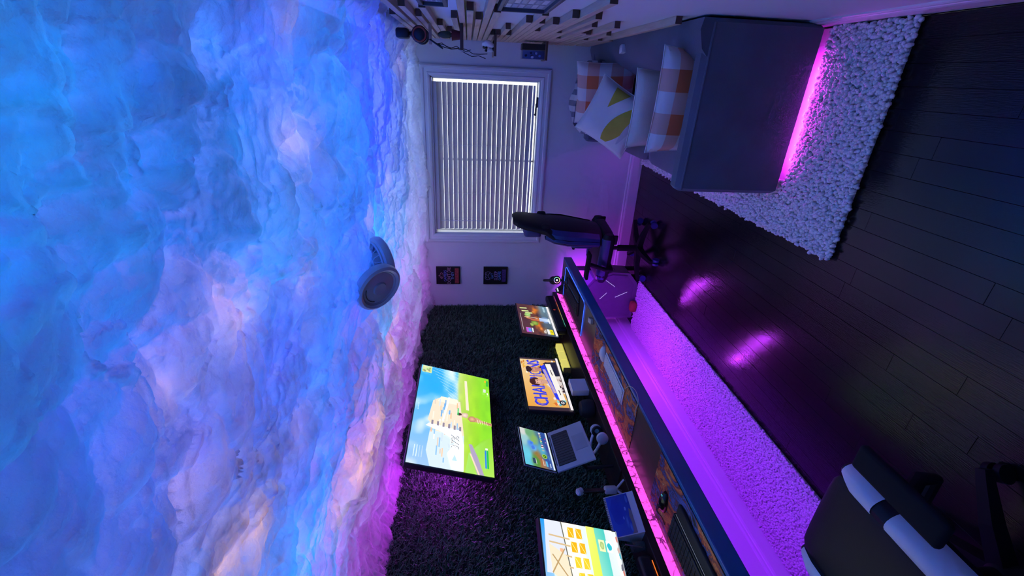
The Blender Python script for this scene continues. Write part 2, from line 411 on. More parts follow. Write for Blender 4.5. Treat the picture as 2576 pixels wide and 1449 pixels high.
def blind_mat():
    m = pm('blind_vinyl', (.66,.64,.62), .45, var=.03); n = m.node_tree.nodes; L = m.node_tree.links
    t = n.new('ShaderNodeBsdfTranslucent'); t.inputs[0].default_value = (.8,.78,.7,1); mx = n.new('ShaderNodeMixShader'); mx.inputs[0].default_value = .012
    L.new(n['Principled BSDF'].outputs[0], mx.inputs[1]); L.new(t.outputs[0], mx.inputs[2]); L.new(mx.outputs[0], n['Material Output'].inputs[0]); return m
setting()

# ================================================================ CLOUD CEILING
def worley(x, y, s, seed):
    X, Yc = x/s, y/s; ix, iy = np.floor(X).astype(int), np.floor(Yc).astype(int); best = np.full(x.shape, 9.0); hb = np.zeros(x.shape)
    for dx in (-1,0,1):
        for dy in (-1,0,1):
            cx, cy = ix+dx, iy+dy
            h = (cx*374761393+cy*668265263+seed*974711) & 0x7fffffff
            h = ((h^(h>>13))*1274126177) & 0x7fffffff; h1 = (h & 1023)/1023.; h2 = ((h>>10)&1023)/1023.; h3 = ((h>>20)&511)/511.
            d = (cx+.15+.7*h1-X)**2+(cy+.15+.7*h2-Yc)**2
            k = d < best; best = np.where(k, d, best); hb = np.where(k, h3, hb)
    return np.sqrt(best), hb
def vnoise(x, y, s, seed):
    X, Yc = x/s, y/s; ix, iy = np.floor(X).astype(int), np.floor(Yc).astype(int); fx, fy = X-ix, Yc-iy
    fx, fy = fx*fx*fx*(fx*(fx*6-15)+10), fy*fy*fy*(fy*(fy*6-15)+10)
    def hh(a, b):
        h = (a*374761393+b*668265263+seed*1442695) & 0x7fffffff; h = ((h^(h>>13))*1274126177) & 0x7fffffff; return (h & 65535)/65535.
    return (hh(ix,iy)*(1-fx)+hh(ix+1,iy)*fx)*(1-fy)+(hh(ix,iy+1)*(1-fx)+hh(ix+1,iy+1)*fx)*fy
def billow(x, y, s, seed):
    d, h = worley(x, y, s, seed); return np.sqrt(np.clip(1-(d/.95)**2, 0, 1))*(.65+.35*h)
def cloud():
    x0, x1, y0, y1 = XL+.004, XR-.004, -.75, YF-.004
    nx, ny = 430, 840
    u = np.linspace(x0, x1, nx); t = np.linspace(0, 1, ny); v = y0+(y1-y0)*t
    x, y = np.meshgrid(u, v, indexing='ij')
    wx = x+.10*(vnoise(x,y,.30,1)-.5)+.04*(vnoise(x,y,.09,2)-.5); wy = y+.10*(vnoise(x,y,.30,3)-.5)+.04*(vnoise(x,y,.09,4)-.5)
    h = .115*billow(wx,wy,.52,5)*(.4+1.2*vnoise(x,y,.9,6)) + .078*billow(wx,wy,.21,7) + .050*billow(wx,wy,.10,8) + .026*billow(wx,wy,.048,9) + .013*billow(wx,wy,.024,10)
    edge = np.minimum(np.minimum(x-XL, XR-x), YF-y)
    rim = np.exp(-np.clip(edge,0,1)/.11)
    z = 2.460 - h - rim*(.015+.062*billow(wx,wy,.17,21)+.035*billow(wx,wy,.07,22))
    # curl the puffs sideways so they bulge over the gaps
    gx, gy = np.gradient(h, u, v)
    k = .018; X = x - k*np.clip(gx,-2,2)*0 + .035*(vnoise(x,y,.12,12)-.5); Yy = y + .035*(vnoise(x,y,.12,13)-.5)
    X = np.clip(X, x0, x1); Yy = np.clip(Yy, y0, y1)
    vs = np.stack([X.ravel(), Yy.ravel(), z.ravel()], 1)
    for c, w in ((C_WARM, .052), (C_OR, .115)):     # single warm nodes tucked close to the cotton
        for p in ANCH[c]:
            q = G(p[0], p[1], 2.36); i = int(np.clip((q.x-x0)/(x1-x0)*(nx-1),0,nx-1)); j = int(np.clip((q.y-y0)/(y1-y0)*(ny-1),0,ny-1))
            lamp('cloud_warm_led', 'POINT', (q.x, q.y, float(z[max(0,i-6):i+7,max(0,j-6):j+7].max())+.06), w*CLOUD_W*random.uniform(.7,1.3), c, .02)
    idx = np.arange(nx*ny).reshape(nx, ny)
    f = np.stack([idx[:-1,:-1].ravel(), idx[:-1,1:].ravel(), idx[1:,1:].ravel(), idx[1:,:-1].ravel()], 1)
    me = bpy.data.meshes.new('cloud_ceiling'); me.from_pydata(vs.tolist(), [], f.tolist()); me.update()
    m = bpy.data.materials.new('cotton_wadding'); m.use_nodes = True; n = m.node_tree.nodes; L = m.node_tree.links; n.remove(n['Principled BSDF'])
    d = n.new('ShaderNodeBsdfDiffuse'); d.inputs[0].default_value = (.82,.82,.84,1); tr = n.new('ShaderNodeBsdfTranslucent'); tr.inputs[0].default_value = (.85,.85,.87,1)
    tc = n.new('ShaderNodeTexCoord'); nz = n.new('ShaderNodeTexNoise'); nz.inputs['Scale'].default_value = 5.5; nz.inputs['Detail'].default_value = 5; nz.inputs['Roughness'].default_value = .6
    L.new(tc.outputs['Object'], nz.inputs['Vector'])
    rp = n.new('ShaderNodeMapRange'); rp.inputs[1].default_value = .33; rp.inputs[2].default_value = .68; rp.inputs[3].default_value = .38; rp.inputs[4].default_value = .82; L.new(nz.outputs[0], rp.inputs[0])
    n2 = n.new('ShaderNodeTexNoise'); n2.inputs['Scale'].default_value = 34; n2.inputs['Detail'].default_value = 5; L.new(tc.outputs['Object'], n2.inputs['Vector'])
    bp = n.new('ShaderNodeBump'); bp.inputs['Strength'].default_value = .75; bp.inputs['Distance'].default_value = .016; L.new(n2.outputs[0], bp.inputs['Height'])
    L.new(bp.outputs[0], d.inputs['Normal']); L.new(bp.outputs[0], tr.inputs['Normal'])
    mx = n.new('ShaderNodeMixShader'); L.new(rp.outputs[0], mx.inputs[0]); L.new(d.outputs[0], mx.inputs[1]); L.new(tr.outputs[0], mx.inputs[2])
    tp = n.new('ShaderNodeBsdfTransparent'); mo = n.new('ShaderNodeMixShader'); mo.inputs[0].default_value = .22      # porous wool lets some light straight through
    L.new(mx.outputs[0], mo.inputs[1]); L.new(tp.outputs[0], mo.inputs[2]); L.new(mo.outputs[0], n['Material Output'].inputs[0])
    o = link('cloud_ceiling', me, m, smooth=True)
    tag(o, 'billowy cotton cloud covering the whole ceiling, glowing blue, violet and orange', 'cloud', kind='stuff')
cloud()

# ================================================================ GRASS WALL
def np_mesh(name, vs, faces, mat, smooth=False):
    me = bpy.data.meshes.new(name); n = len(vs); me.vertices.add(n); me.vertices.foreach_set('co', np.asarray(vs, np.float32).ravel())
    k = faces.shape[1]; nf = len(faces); me.loops.add(nf*k); me.loops.foreach_set('vertex_index', faces.astype(np.int32).ravel())
    me.polygons.add(nf); me.polygons.foreach_set('loop_start', np.arange(0, nf*k, k, dtype=np.int32))
    me.update(calc_edges=True); me.validate(); me.materials.append(mat)
    if smooth: me.shade_smooth()
    return me
def grass():
    y0, y1, z0, z1 = .55, YF-.01, .74, 2.42
    th = thing('grass_wall', 'dark green artificial grass covering the wall behind the desk and screens', 'grass wall', (XL, (y0+y1)/2, z0))
    part('backing', MB().box((.004,0,(z1-z0)/2), (.008,y1-y0,z1-z0)), pm('grass_backing', (.004,.009,.005), .9), th)
    n = 95000
    py = rng.uniform(y0, y1, n)-(y0+y1)/2; pz = rng.uniform(0, z1-z0, n)
    ang = rng.uniform(0, 2*np.pi, n); ln = rng.uniform(.018, .038, n); lean = rng.uniform(.3, 1.1, n)
    out = np.cos(lean)*ln; side = np.sin(lean)*ln
    dy, dz = np.cos(ang)*side, np.sin(ang)*side - .004
    wy, wz = -np.sin(ang)*.0026, np.cos(ang)*.0026
    base = np.stack([np.full(n,.007), py, pz], 1)
    a = base + np.stack([0*wy, wy, wz], 1); b = base - np.stack([0*wy, wy, wz], 1)
    mid = base + np.stack([out*.62, dy*.4, dz*.4], 1); c = mid + np.stack([0*wy, wy, wz], 1)*.9; d = mid - np.stack([0*wy, wy, wz], 1)*.9
    tip = base + np.stack([out*.95, dy, dz], 1)
    vs = np.concatenate([a,b,c,d,tip]); i = np.arange(n)
    f = np.concatenate([np.stack([i, i+n, i+2*n],1), np.stack([i+n, i+3*n, i+2*n],1), np.stack([i+2*n, i+3*n, i+4*n],1)])
    m = pm('grass_blade', (.050,.115,.060), .38, var=.6, scale=3, spec=.5)
    o = link('blades', np_mesh('blades', vs, f, m), None, th); o['kind'] = 'stuff'
grass()

# ================================================================ RUGS
def shag(name, label, x0, x1, y0, y1, pitch, hgt, rad, mat, skip=None):
    th = thing(name, label, 'rug', ((x0+x1)/2, (y0+y1)/2, 0))
    cx, cy = (x0+x1)/2, (y0+y1)/2
    part('backing', MB().box((0,0,.006), (x1-x0-.01,y1-y0-.01,.010)), mat, th)
    gx = np.arange(x0, x1, pitch); gy = np.arange(y0, y1, pitch); X, Y = np.meshgrid(gx, gy); X = X.ravel(); Y = Y.ravel()
    X = X + rng.uniform(-.5,.5,X.size)*pitch; Y = Y + rng.uniform(-.5,.5,Y.size)*pitch
    if skip is not None: k = ~skip(X, Y); X, Y = X[k], Y[k]
    n = X.size; a = rng.uniform(0,2*np.pi,n); tilt = rng.uniform(.1,.75,n); L = hgt*rng.uniform(.7,1.25,n)
    ax = np.stack([np.cos(a)*np.sin(tilt), np.sin(a)*np.sin(tilt), np.cos(tilt)],1)
    u = np.stack([-np.sin(a), np.cos(a), 0*a],1); w = np.cross(ax, u)
    c = np.stack([X-cx, Y-cy, np.full(n,.010)],1); r = rad*rng.uniform(.75,1.2,n)
    V = []; prof = ((0,.6),(.55,1.15),(.9,.75))
    for t, q in prof:
        for k in range(5):
            an = 2*np.pi*k/5; V.append(c + ax*(L*t)[:,None] + (u*np.cos(an)+w*np.sin(an))*(r*q)[:,None])
    V.append(c + ax*(L*1.05)[:,None]); m_ = len(V); vs = np.stack(V,1).reshape(-1,3); b = np.arange(n)[:,None]*m_
    F = []
    for i in range(2):
        for k in range(5):
            p, q = i*5+k, i*5+(k+1)%5; F += [[p,q,q+5],[p,q+5,p+5]]
    for k in range(5): F.append([10+k, 10+(k+1)%5, 15])
    f = (b[:,:,None]+np.array(F)[None]).reshape(-1,3)
    o = link('pile', np_mesh('pile', vs, f, mat, True), None, th); o['kind'] = 'stuff'
SOFA_Y0, SOFA_Y1, SOFA_X0 = 2.285, 4.42, -.53
shag('shag_rug', 'cream chunky shag rug under the grey sofa', -.735, XR-.02, 1.835, 4.40, .0130, .024, .0095, M_RUG, lambda x,y: (x>-.46)&(y>2.285)&(y<4.36))
rc = [G(1600,740), G(2065,1245)]
shag('runner_rug', 'cream low pile runner rug along the wall under the desk', XL+.02, -1.83, .95, 3.945, .0120, .016, .0068, M_RUG2)

# ================================================================ DESK
DZ, DXF, DY0, DY1 = .75, -1.70, .55, 4.255
RZ, RXF = .842, -2.09      # riser shelf top and its front
M_DESK = pm('brown_laminate', (.11,.062,.045), .28, var=.25, scale=10, stretch=(5,.5,1))
M_RISER = pm('riser_wood', (.030,.017,.014), .38, var=.35, scale=10, stretch=(5,.5,1))
def desk():
    t = thing('desk', 'long brown computer desk with a blue front edge against the grass wall', 'desk', ((DXF+XL)/2, (DY0+DY1)/2, 0))
    cx, cy = (DXF+XL)/2, (DY0+DY1)/2
    part('top', MB().box((0.0+.004, 0, DZ-.014), (DXF-XL-.055, DY1-DY0, .028), bev=.002, seg=1), M_DESK, t)
    part('front_edge', MB().box((DXF-cx-.012, 0, DZ-.0425), (.026, DY1-DY0, .085), bev=.006), pm('blue_edge', (.020,.115,.30), .32, var=.25, scale=6), t, label='blue front edge')
    for x in (-2.26, -1.80):
        for y in (DY0+.06, DY1-.06):
            part('leg', MB().box((x-cx, y-cy, (DZ-.03)/2), (.04,.04,DZ-.03), bev=.004, seg=1), M_BLACK, t)
    s = thing('monitor_riser', 'long dark wooden riser shelf running along the back of the desk', 'shelf', ((XL+RXF)/2, cy, DZ))
    y0, y1 = DY0, 4.23; c = (XL+RXF)/2
    part('board', MB().box((.006, (y0+y1)/2-cy, RZ-DZ-.022), (RXF-XL-.02, y1-y0, .044), bev=.004), M_RISER, s)
    for y in (y0+.1, 1.9, 3.1, y1-.06): part('foot', MB().box((-.03, y-cy, (RZ-DZ-.044)/2), (.18,.03,RZ-DZ-.044)), M_RISER, s)
    l = thing('led_strip', 'glowing pink light strip with a vein pattern under the riser shelf', 'light strip', (RXF-.012, cy, DZ))
    part('diffuser', MB().box((0, (y0+4.20)/2-cy, .0225), (.008, 4.20-y0, .045)), em('pink_led', (1.0,.085,.74), 1.3, 'veins'), l)
    u = thing('led_strip', 'purple light strip hidden behind the blue desk edge, shining at the wall', 'light strip', (DXF-.032, cy, DZ-.045))
    part('diffuser', MB().box((0, 0, 0), (.012, DY1-DY0-.1, .018)), em('purple_led', (.27,.012,1.0), 85.0), u)
    for k, (y, nm) in enumerate(((3.05,'middle'),(4.20,'far'))):
        p = thing('puck_light', f'small round purple light under the {nm} part of the desk', 'light', (-2.09, y, .70))
        part('housing', MB().lathe([(.03,.02),(.034,.016),(.034,.004),(.028,0)], 20), M_BLACK, p)
        part('lens', MB().lathe([(.027,.002),(.027,-.003),(.02,-.006)], 20), em('puck_led', (.55,.04,1.0), 620.0), p)
desk()

# ================================================================ SCREENS
def frame(name, label, cat, TL, e1, e2, W, H):
    e1 = Vector(e1).normalized(); e2 = Vector(e2); e2 = (e2-e1*e2.dot(e1)).normalized()
    up = -e2; n = e1.cross(up); M = Matrix((e1, up, n)).transposed().to_4x4(); M.translation = Vector(TL)+e1*W/2+e2*H
    return thing(name, label, cat, M=M)
M_SCR = attr_mat('screen_glow', 1.0)
M_SCR_TV = attr_mat('screen_glow_bright', 1.25)
M_PRINT = attr_mat('printed_picture', None, .45)

def tv():
    k = .955; W, H = 1.035*k, .572*k
    t = frame('television', 'large wall-mounted television tilted down, showing a bright sky and green field game', 'television', CAM+(Vector((-2.150,2.005,2.132))-CAM)*k, (-.02,1,-.004), (-.285,0,-.958), W, H)
    part('body', MB().box((0,H/2,-.022), (W+.016,H+.018,.04), bev=.006), M_BLACK, t)
    part('rear_box', MB().box((0,H*.42,-.058), (W*.5,H*.5,.04), bev=.01), M_BLACK, t)
    part('wall_bracket', MB().box((0,H*.30,-.085),(.30,.20,.02)).cyl((0,H*.30,-.10),(0,H*.30,-.07),.04), M_DGREY, t)
    P = Paint(W, H, .0)
    def img(x, y):
        n1 = vnoise(x*1.6+y*.5,y,.20,31)*.6+vnoise(x*1.3,y,.09,32)*.4; n2 = vnoise(x,y*1.5,.07,33)
        sky = np.stack([.10+.50*(1-x)+0*x, .62+.12*(1-x), .92+0*x],-1); deep = np.exp(-((x-.78)**2/.03+(y-.78)**2/.05)); sky = sky*(1-.7*deep[...,None])+np.array([.02,.62,.90])*.7*deep[...,None]
        cl = np.clip((n1-.42)*2.4,0,1)*np.clip(1-deep*.9,0,1); sky = sky*(1-cl[...,None])+np.array([.88,.92,.97])*cl[...,None]
        hz = np.exp(-np.clip(y-.42,0,1)/.08)[...,None]; sky = sky*(1-hz*.6)+np.array([.90,.95,.80])*hz*.6
        gr = np.stack([.52+.22*np.clip((y-.1)/.35,0,1)+.06*(n2-.5), .83+.06*(n2-.5), .16+.30*np.clip((y-.15)/.3,0,1)**2],-1)
        g = (1/(1+np.exp((y-(.43+.03*x+.015*(n1-.5)))*160)))[...,None]; return sky*(1-g)+gr*g
    P.raster(img, 110, 60)
    P.poly([(0,0),(.34,0),(.30,.12),(.16,.30),(0,.34)], ['a8d850','8cd030','8cd030','a4dc60','a4dc60'])
    P.poly([(0,.12),(.14,.19),(.24,.26),(.24,.30),(.10,.25),(0,.20)], 'a89ab8')        # road
    P.poly([(0,.17),(.16,.27),(.16,.29),(0,.19)], 'e8d0b8')
    # wooden fort
    P.poly([(.30,.36),(.64,.42),(.66,.66),(.60,.78),(.40,.82),(.30,.72)], 'ead8c0')
    P.poly([(.60,.43),(.66,.46),(.66,.68),(.60,.72)], 'f4e6d2')
    P.poly([(.0,.36),(.30,.36),(.30,.78),(.12,.80),(0,.74)], 'cfe0f0')
    for k in range(44):
        x, y = random.uniform(.02,.56), random.uniform(.38,.76); l = random.uniform(.03,.09); c = random.choice(('f0c8a4','e8b890','d8c8b8','8fbde4','6fa8dc','f4e4d4','c8d8ea','eef2f6'))
        P.rect(x, y, x+l, y+.016, c)
    P.poly([(.40,.62),(.66,.56),(.66,.585),(.40,.65)], 'fbf2e4'); P.poly([(.56,.30),(.90,.335),(.90,.37),(.56,.34)], 'f0dcc4')
    P.poly([(.20,.36),(.34,.40),(.36,.80),(.33,.84),(.30,.66)], 'e8ecf2')
    for k in range(6): P.rect(.335+.003*k, .40+.07*k, .375+.003*k, .425+.07*k, '8c8294')
    P.poly([(0,.36),(.22,.36),(.28,.42),(.12,.56),(0,.50)], 'eef4f8')
    # figure running in the middle
    P.poly([(.44,.0),(.47,.0),(.475,.12),(.50,.20),(.485,.26),(.45,.24),(.455,.12)], 'c89a78')
    P.blob(.475,.26,.030,.055,'e0b48e','b07a58'); P.blob(.50,.36,.026,.050,'f0dcd0','c8a890'); P.blob(.50,.43,.016,.032,'4a342c','4a342c')
    P.line(.47,.12,.455,.0,.010,'a0704e'); P.rect(.49,.44,.56,.455,'2fd06a')
    for k in range(5): P.line(.44,.06+.03*k,.478,.07+.03*k,.004,'f0dcc0')
    # overlay
    P.rect(.90,.85,.985,.985,'c8d89a'); 
    for k in range(9): P.blob(random.uniform(.91,.975),random.uniform(.87,.97),.012,.016,random.choice(('8fb86a','e0d8a0','b8c870','9a8f6a')))
    P.rect(.05,.065,.20,.085,'12b848'); P.rect(.05,.09,.20,.11,'2f7fe0'); P.rect(.205,.07,.22,.10,'eaf8f0')
    P.rect(.885,.02,.955,.05,'2fae3a'); P.rect(.93,.05,.955,.075,'f0b020')
    for k in range(3): P.rect(.76+.02*k,.03,.80,.034+.0+.012*k,'f4fbe8')
    P.rect(.80,.06,.84,.10,'cdd8c8')
    P.poly([(.055,.52),(.13,.47),(.055,.42)], 'f6fbff'); P.poly([(.065,.50),(.115,.47),(.065,.44)], 'b8dcf4')
    P.line(.125,.42,.15,.52,.006,'ffffff'); P.text('37%', .222, .466, .078, '5a6470', .9, .18); P.text('37%', .219, .472, .078, 'ffffff', .9, .18)
    for k in range(4): P.rect(.045,.84+.03*k,.14,.848+.03*k,random.choice(('8fe0a0','dff0ff','b8d0f0')))
    for k in range(9): P.line(.62+.04*k,.46+.0*k,.70+.04*k,.60+.04*k,.0016,'e4f4ec')
    for k in range(6): P.rect(.46+.012*k,.955,.465+.012*k,.965,'e8fbff')
    P.build('screen', M_SCR_TV, t, (0,0,.0005))
    q = t.matrix_world @ Vector((-W/2+.05, H*.28, -.052))
    Mg = t.matrix_world.copy(); Mg.translation = q
    g = thing('led_strip', 'purple light strip on the back of the television lighting the grass', 'light strip', M=Mg)
    part('diffuser', MB().box((0,H*.30,0), (.014,H*.62,.008)), em('tv_led', (.60,.03,1.0), 210.0), g)
tv()

def monitor_stand(t, W, H, foot_z, tall=None):
    """column and foot hanging from the back of a panel, in panel coordinates (y up, z to viewer)"""
    h = tall
    part('stand_column', MB().box((0,-h/2+.08,-.055),(.06,h+.10,.022), bev=.004), M_BLACK, t)
    part('stand_foot', MB().box((0,-h+.008,-.075),(.22,.012,.07), bev=.005), M_BLACK, t)

def monitors():
    # --- far gaming monitor
    W, H = .668, .333
    t = frame('monitor', 'far monitor in the corner showing a dark orange game lobby with white taskbar', 'monitor', (-2.050,3.318,1.275), (-.08,1,-.02), (-.14,0,-.985), W, H)
    part('body', MB().box((0,H/2,-.016), (W+.014,H+.014,.03), bev=.004), M_BLACK, t); monitor_stand(t, W, H, 0, .105)
    P = Paint(W, H)
    def img(x, y):
        n = vnoise(x,y,.16,41)*.6+vnoise(x,y,.07,42)*.4
        top = np.stack([.30+.06*n,.17+.04*n,.18+.03*n],-1); bot = np.stack([.24+.18*x,.30+.26*x,.36+.28*x],-1); g = np.clip((.42-y)/.14,0,1)[...,None]
        c = top*(1-g)+bot*g; f = (np.exp(-((y-.45)**2/.022))*np.clip(n*2.2-.55,0,1))[...,None]; return c*(1-f)+np.array([.90,.50,.12])*f
    P.raster(img, 64, 36)
    P.blob(.50,.22,.10,.12,'a8c8f0','6a86b0'); P.poly([(.44,.40),(.56,.40),(.54,.13),(.46,.13)],['9ab8f0','b8d0f8','d8ecff','d8ecff'])
    P.blob(.48,.11,.09,.035,'f4fbff','dceaf4')
    for x,y,l in ((.86,.70,.16),(.76,.66,.16),(.70,.56,.06)): P.line(x,y,x-.02,y+.22,.028,'c4d878'); P.line(x-.006,y,x-.026,y+.2,.012,'f4fbc8')
    P.blob(.62,.72,.06,.10,'b8e888','8fb85a'); P.blob(.54,.74,.03,.10,'e8d8a0','b08a50'); P.blob(.36,.56,.07,.10,'a8c04a','6a8a30'); P.blob(.30,.66,.05,.06,'b8d060','7a9038')
    P.line(.50,.78,.47,.42,.012,'e88a5a'); P.line(.54,.74,.53,.44,.008,'f8e8d8'); P.line(.45,.66,.46,.44,.008,'e8704a'); P.blob(.74,.52,.03,.05,'f0b050','c87020'); P.blob(.20,.42,.06,.05,'f0a040','b85a20')
    P.rect(.05,.72,.19,.86,'c45ad0'); P.rect(.07,.72,.17,.80,'5a9ae8'); P.rect(.06,.66,.19,.70,'e8f0f0')
    P.rect(.05,.20,.20,.27,'f2f2f0'); P.rect(.05,.10,.20,.195,'f4e410'); P.rect(.10,.135,.15,.155,'6a6a10')
    for k in range(3): P.rect(.07,.30+.025*k,.18-.02*k,.315+.025*k,'f0e8e0')
    for k in range(26): P.rect(.10+.021*k,.935,.116+.021*k,.947,'e8e0e0',k>0)
    for k in range(6): P.rect(.78+.03*k,.14,.80+.03*k,.20,'b8d8e8',k>0)
    for k in range(12): P.rect(.25+.05*k,.085,.27+.05*k,.10,random.choice(('a8a0b8','e0c8c0','8a98b0')),k>0)
    P.rect(.02,0,1,.065,'f4f0f2'); P.build('screen', M_SCR, t, (0,0,.0005))
    # --- middle monitor
    W, H = .672, .325
    t = frame('monitor', 'middle monitor showing an orange poster with two people and blue lettering', 'monitor', (-2.125,2.414,1.322), (-.03,1,-.004), (-.095,0,-.991), W, H)
    part('body', MB().box((0,H/2,-.018), (W+.016,H+.016,.032), bev=.004), M_BLACK, t); monitor_stand(t, W, H, 0, .148)
    P = Paint(W, H)
    P.rect(0,0,1,1,'3a2c34'); P.grad(.055,.065,.965,1,'e8b060','e0a040','f4d8a0','f0a840',8)
    for k in range(34):
        x, y = random.uniform(.08,.95), random.uniform(.1,.97); P.blob(x,y,random.uniform(.02,.07),random.uniform(.01,.03),random.choice(('f8e8c0','e89a30','c87f28','fbf0d8','f0b848','d88a2c')),rot=random.uniform(0,3))
    for k in range(12): P.blob(random.choice((random.uniform(.07,.2),random.uniform(.8,.94))),random.uniform(.1,.45),.025,.03,random.choice(('8fd8d8','c8602c','f4e8d8','5ab8c8','e07038')))
    P.text('CHAMPIONS', .50, .66, .150, '2f35d8', .70)
    P.text('CHAMPIONS', .502, .655, .146, '3f4cf0', .69)
    # two people, seen to the chest
    P.poly([(.58,.07),(.92,.07),(.90,.36),(.84,.50),(.74,.56),(.66,.50),(.60,.30)], '222236')
    P.blob(.735,.70,.055,.135,'dca088','c08068'); P.poly([(.70,.50),(.77,.50),(.765,.62),(.705,.62)],'c88a72'); P.blob(.737,.82,.062,.075,'2c1c1e'); P.rect(.70,.80,.775,.83,'3a2426')
    P.rect(.712,.715,.728,.73,'382428'); P.rect(.745,.715,.760,.73,'382428'); P.rect(.722,.635,.752,.645,'a85a54')
    P.poly([(.28,.07),(.62,.07),(.60,.32),(.54,.46),(.44,.46),(.36,.36),(.30,.22)], 'e4d8d4')
    for k in range(16): P.blob(random.uniform(.30,.60),random.uniform(.08,.36),.022,.03,random.choice(('3a2a2c','8a7470','c8b0a8')))
    P.blob(.485,.64,.056,.145,'eebca4','d09880'); P.poly([(.45,.42),(.53,.42),(.52,.54),(.46,.54)],'d8a48c'); P.blob(.482,.79,.068,.075,'4a2420'); P.blob(.425,.70,.018,.08,'4a2420'); P.blob(.542,.72,.016,.07,'4a2420')
    P.rect(.455,.665,.474,.68,'382428'); P.rect(.495,.665,.514,.68,'382428'); P.rect(.47,.575,.502,.585,'b8605c')
    P.line(.20,.27,.84,.46,.040,'2f3ff0'); P.blob(.20,.27,.035,.06,'2f3ff0',jit=.02); P.line(.28,.31,.74,.44,.022,'c0a8c8')
    P.line(.82,.50,.86,.42,.02,'f0a838'); P.line(.16,.18,.86,.305,.045,'fbf4ec')
    P.line(.25,.193,.34,.210,.007,'40303c'); P.line(.62,.260,.73,.280,.007,'40303c')
    P.blob(.115,.20,.042,.075,'2c3038',jit=.02); P.blob(.115,.20,.022,.04,'f4f4f4',jit=.02); P.blob(.115,.20,.010,.018,'2c3038',jit=.02)
    P.rect(0,0,1,.058,'f6f0f2'); P.build('screen', M_SCR, t, (0,0,.0005))
    # --- near monitor, cut by the edge of the picture
    k = .93; W, H = .80*k, .46*k
    e1 = Vector((.20,.98,-.02)).normalized(); TR = CAM+(Vector((-1.985,1.46,1.394))-CAM)*k
    t = frame('monitor', 'nearest monitor showing a pale beach house picture with yellow window panes', 'monitor', TR-e1*W, e1, (-.37,.17,-.913), W, H)
    part('body', MB().box((0,H/2,-.016), (W+.014,H+.016,.03), bev=.004), M_BLACK, t); monitor_stand(t, W, H, 0, .17)
    P = Paint(W, H)
    P.grad(0,0,1,1,'e4ecea','dfeef0','d8e4f0','8fd0f0',8)
    P.grad(.2,.9,1,1,'cfe8f4','2f9fe0','1f8fe0','bfe0f4',4)
    P.poly([(.70,.62),(1,.72),(1,.95),(.70,.98)],'d8dcec')
    P.poly([(.55,.40),(1,.52),(1,.74),(.55,.66)],'f6f4e4')
    for i in range(5):
        for j in range(2):
            x0, y0 = .945-.085*i, .60-.02*i-.105*j+.03; c = ('f0b018','f4ca30','e8dc70')[min(2,i//2)]
            P.rect(x0-.03,y0-.04,x0+.03,y0+.035,c); P.line(x0-.028,y0-.03,x0+.028,y0+.03,.003,'f8ec90')
    P.line(.55,.665,1,.745,.006,'6a6a60'); P.line(.55,.40,.55,.66,.004,'8a8a70')
    for x in (.80,.86,.90,.74): P.line(x,.66,x+.01,.92,.007,'d0b488')
    P.rect(.76,.76,.84,.80,'eab088'); P.rect(.76,.83,.83,.87,'f0b890')
    P.poly([(.62,.68),(.80,.72),(.86,.93),(.70,.92)],'e8dcc0'); P.line(.66,.70,.80,.90,.006,'b89868'); P.line(.70,.92,.84,.74,.006,'b89868')
    P.grad(.3,.30,1,.42,'d8e81c','dce468','e4e874','dcec10',4)
    P.grad(.3,.16,1,.31,'6fd8d0','3fc0b8','6fd0b8','a8e8d8',4)
    P.grad(.3,.06,1,.17,'d8e0e0','e4eaea','d8e4e4','cfe6ea',4)
    P.poly([(.45,.16),(.66,.22),(.62,.20),(.46,.12)],'a8d8ec'); P.line(.45,.16,.66,.225,.003,'4a5a60')
    P.rect(.86,.20,.93,.28,'e4eab0'); P.rect(.86,.10,.93,.18,'e8f0ec'); P.blob(.895,.14,.022,.03,'2fb8c8'); P.blob(.895,.24,.022,.03,'c8d890','9ab870')
    for k in range(7):
        x = .93-.10*k; P.rect(x-.04,.035,x+.03,.065,'fbfbfb'); P.blob(x-.05,.02,.02,.02,random.choice(('b06a5a','5aa8c0','6a6a78','c8a8a0'))); P.blob(x+.02,.015,.02,.015,random.choice(('7a8a98','d0786a','48b0c0')))
    P.rect(0,0,1,.012,'9aa0a8'); P.build('screen', M_SCR_TV, t, (0,0,.0005))
monitors()

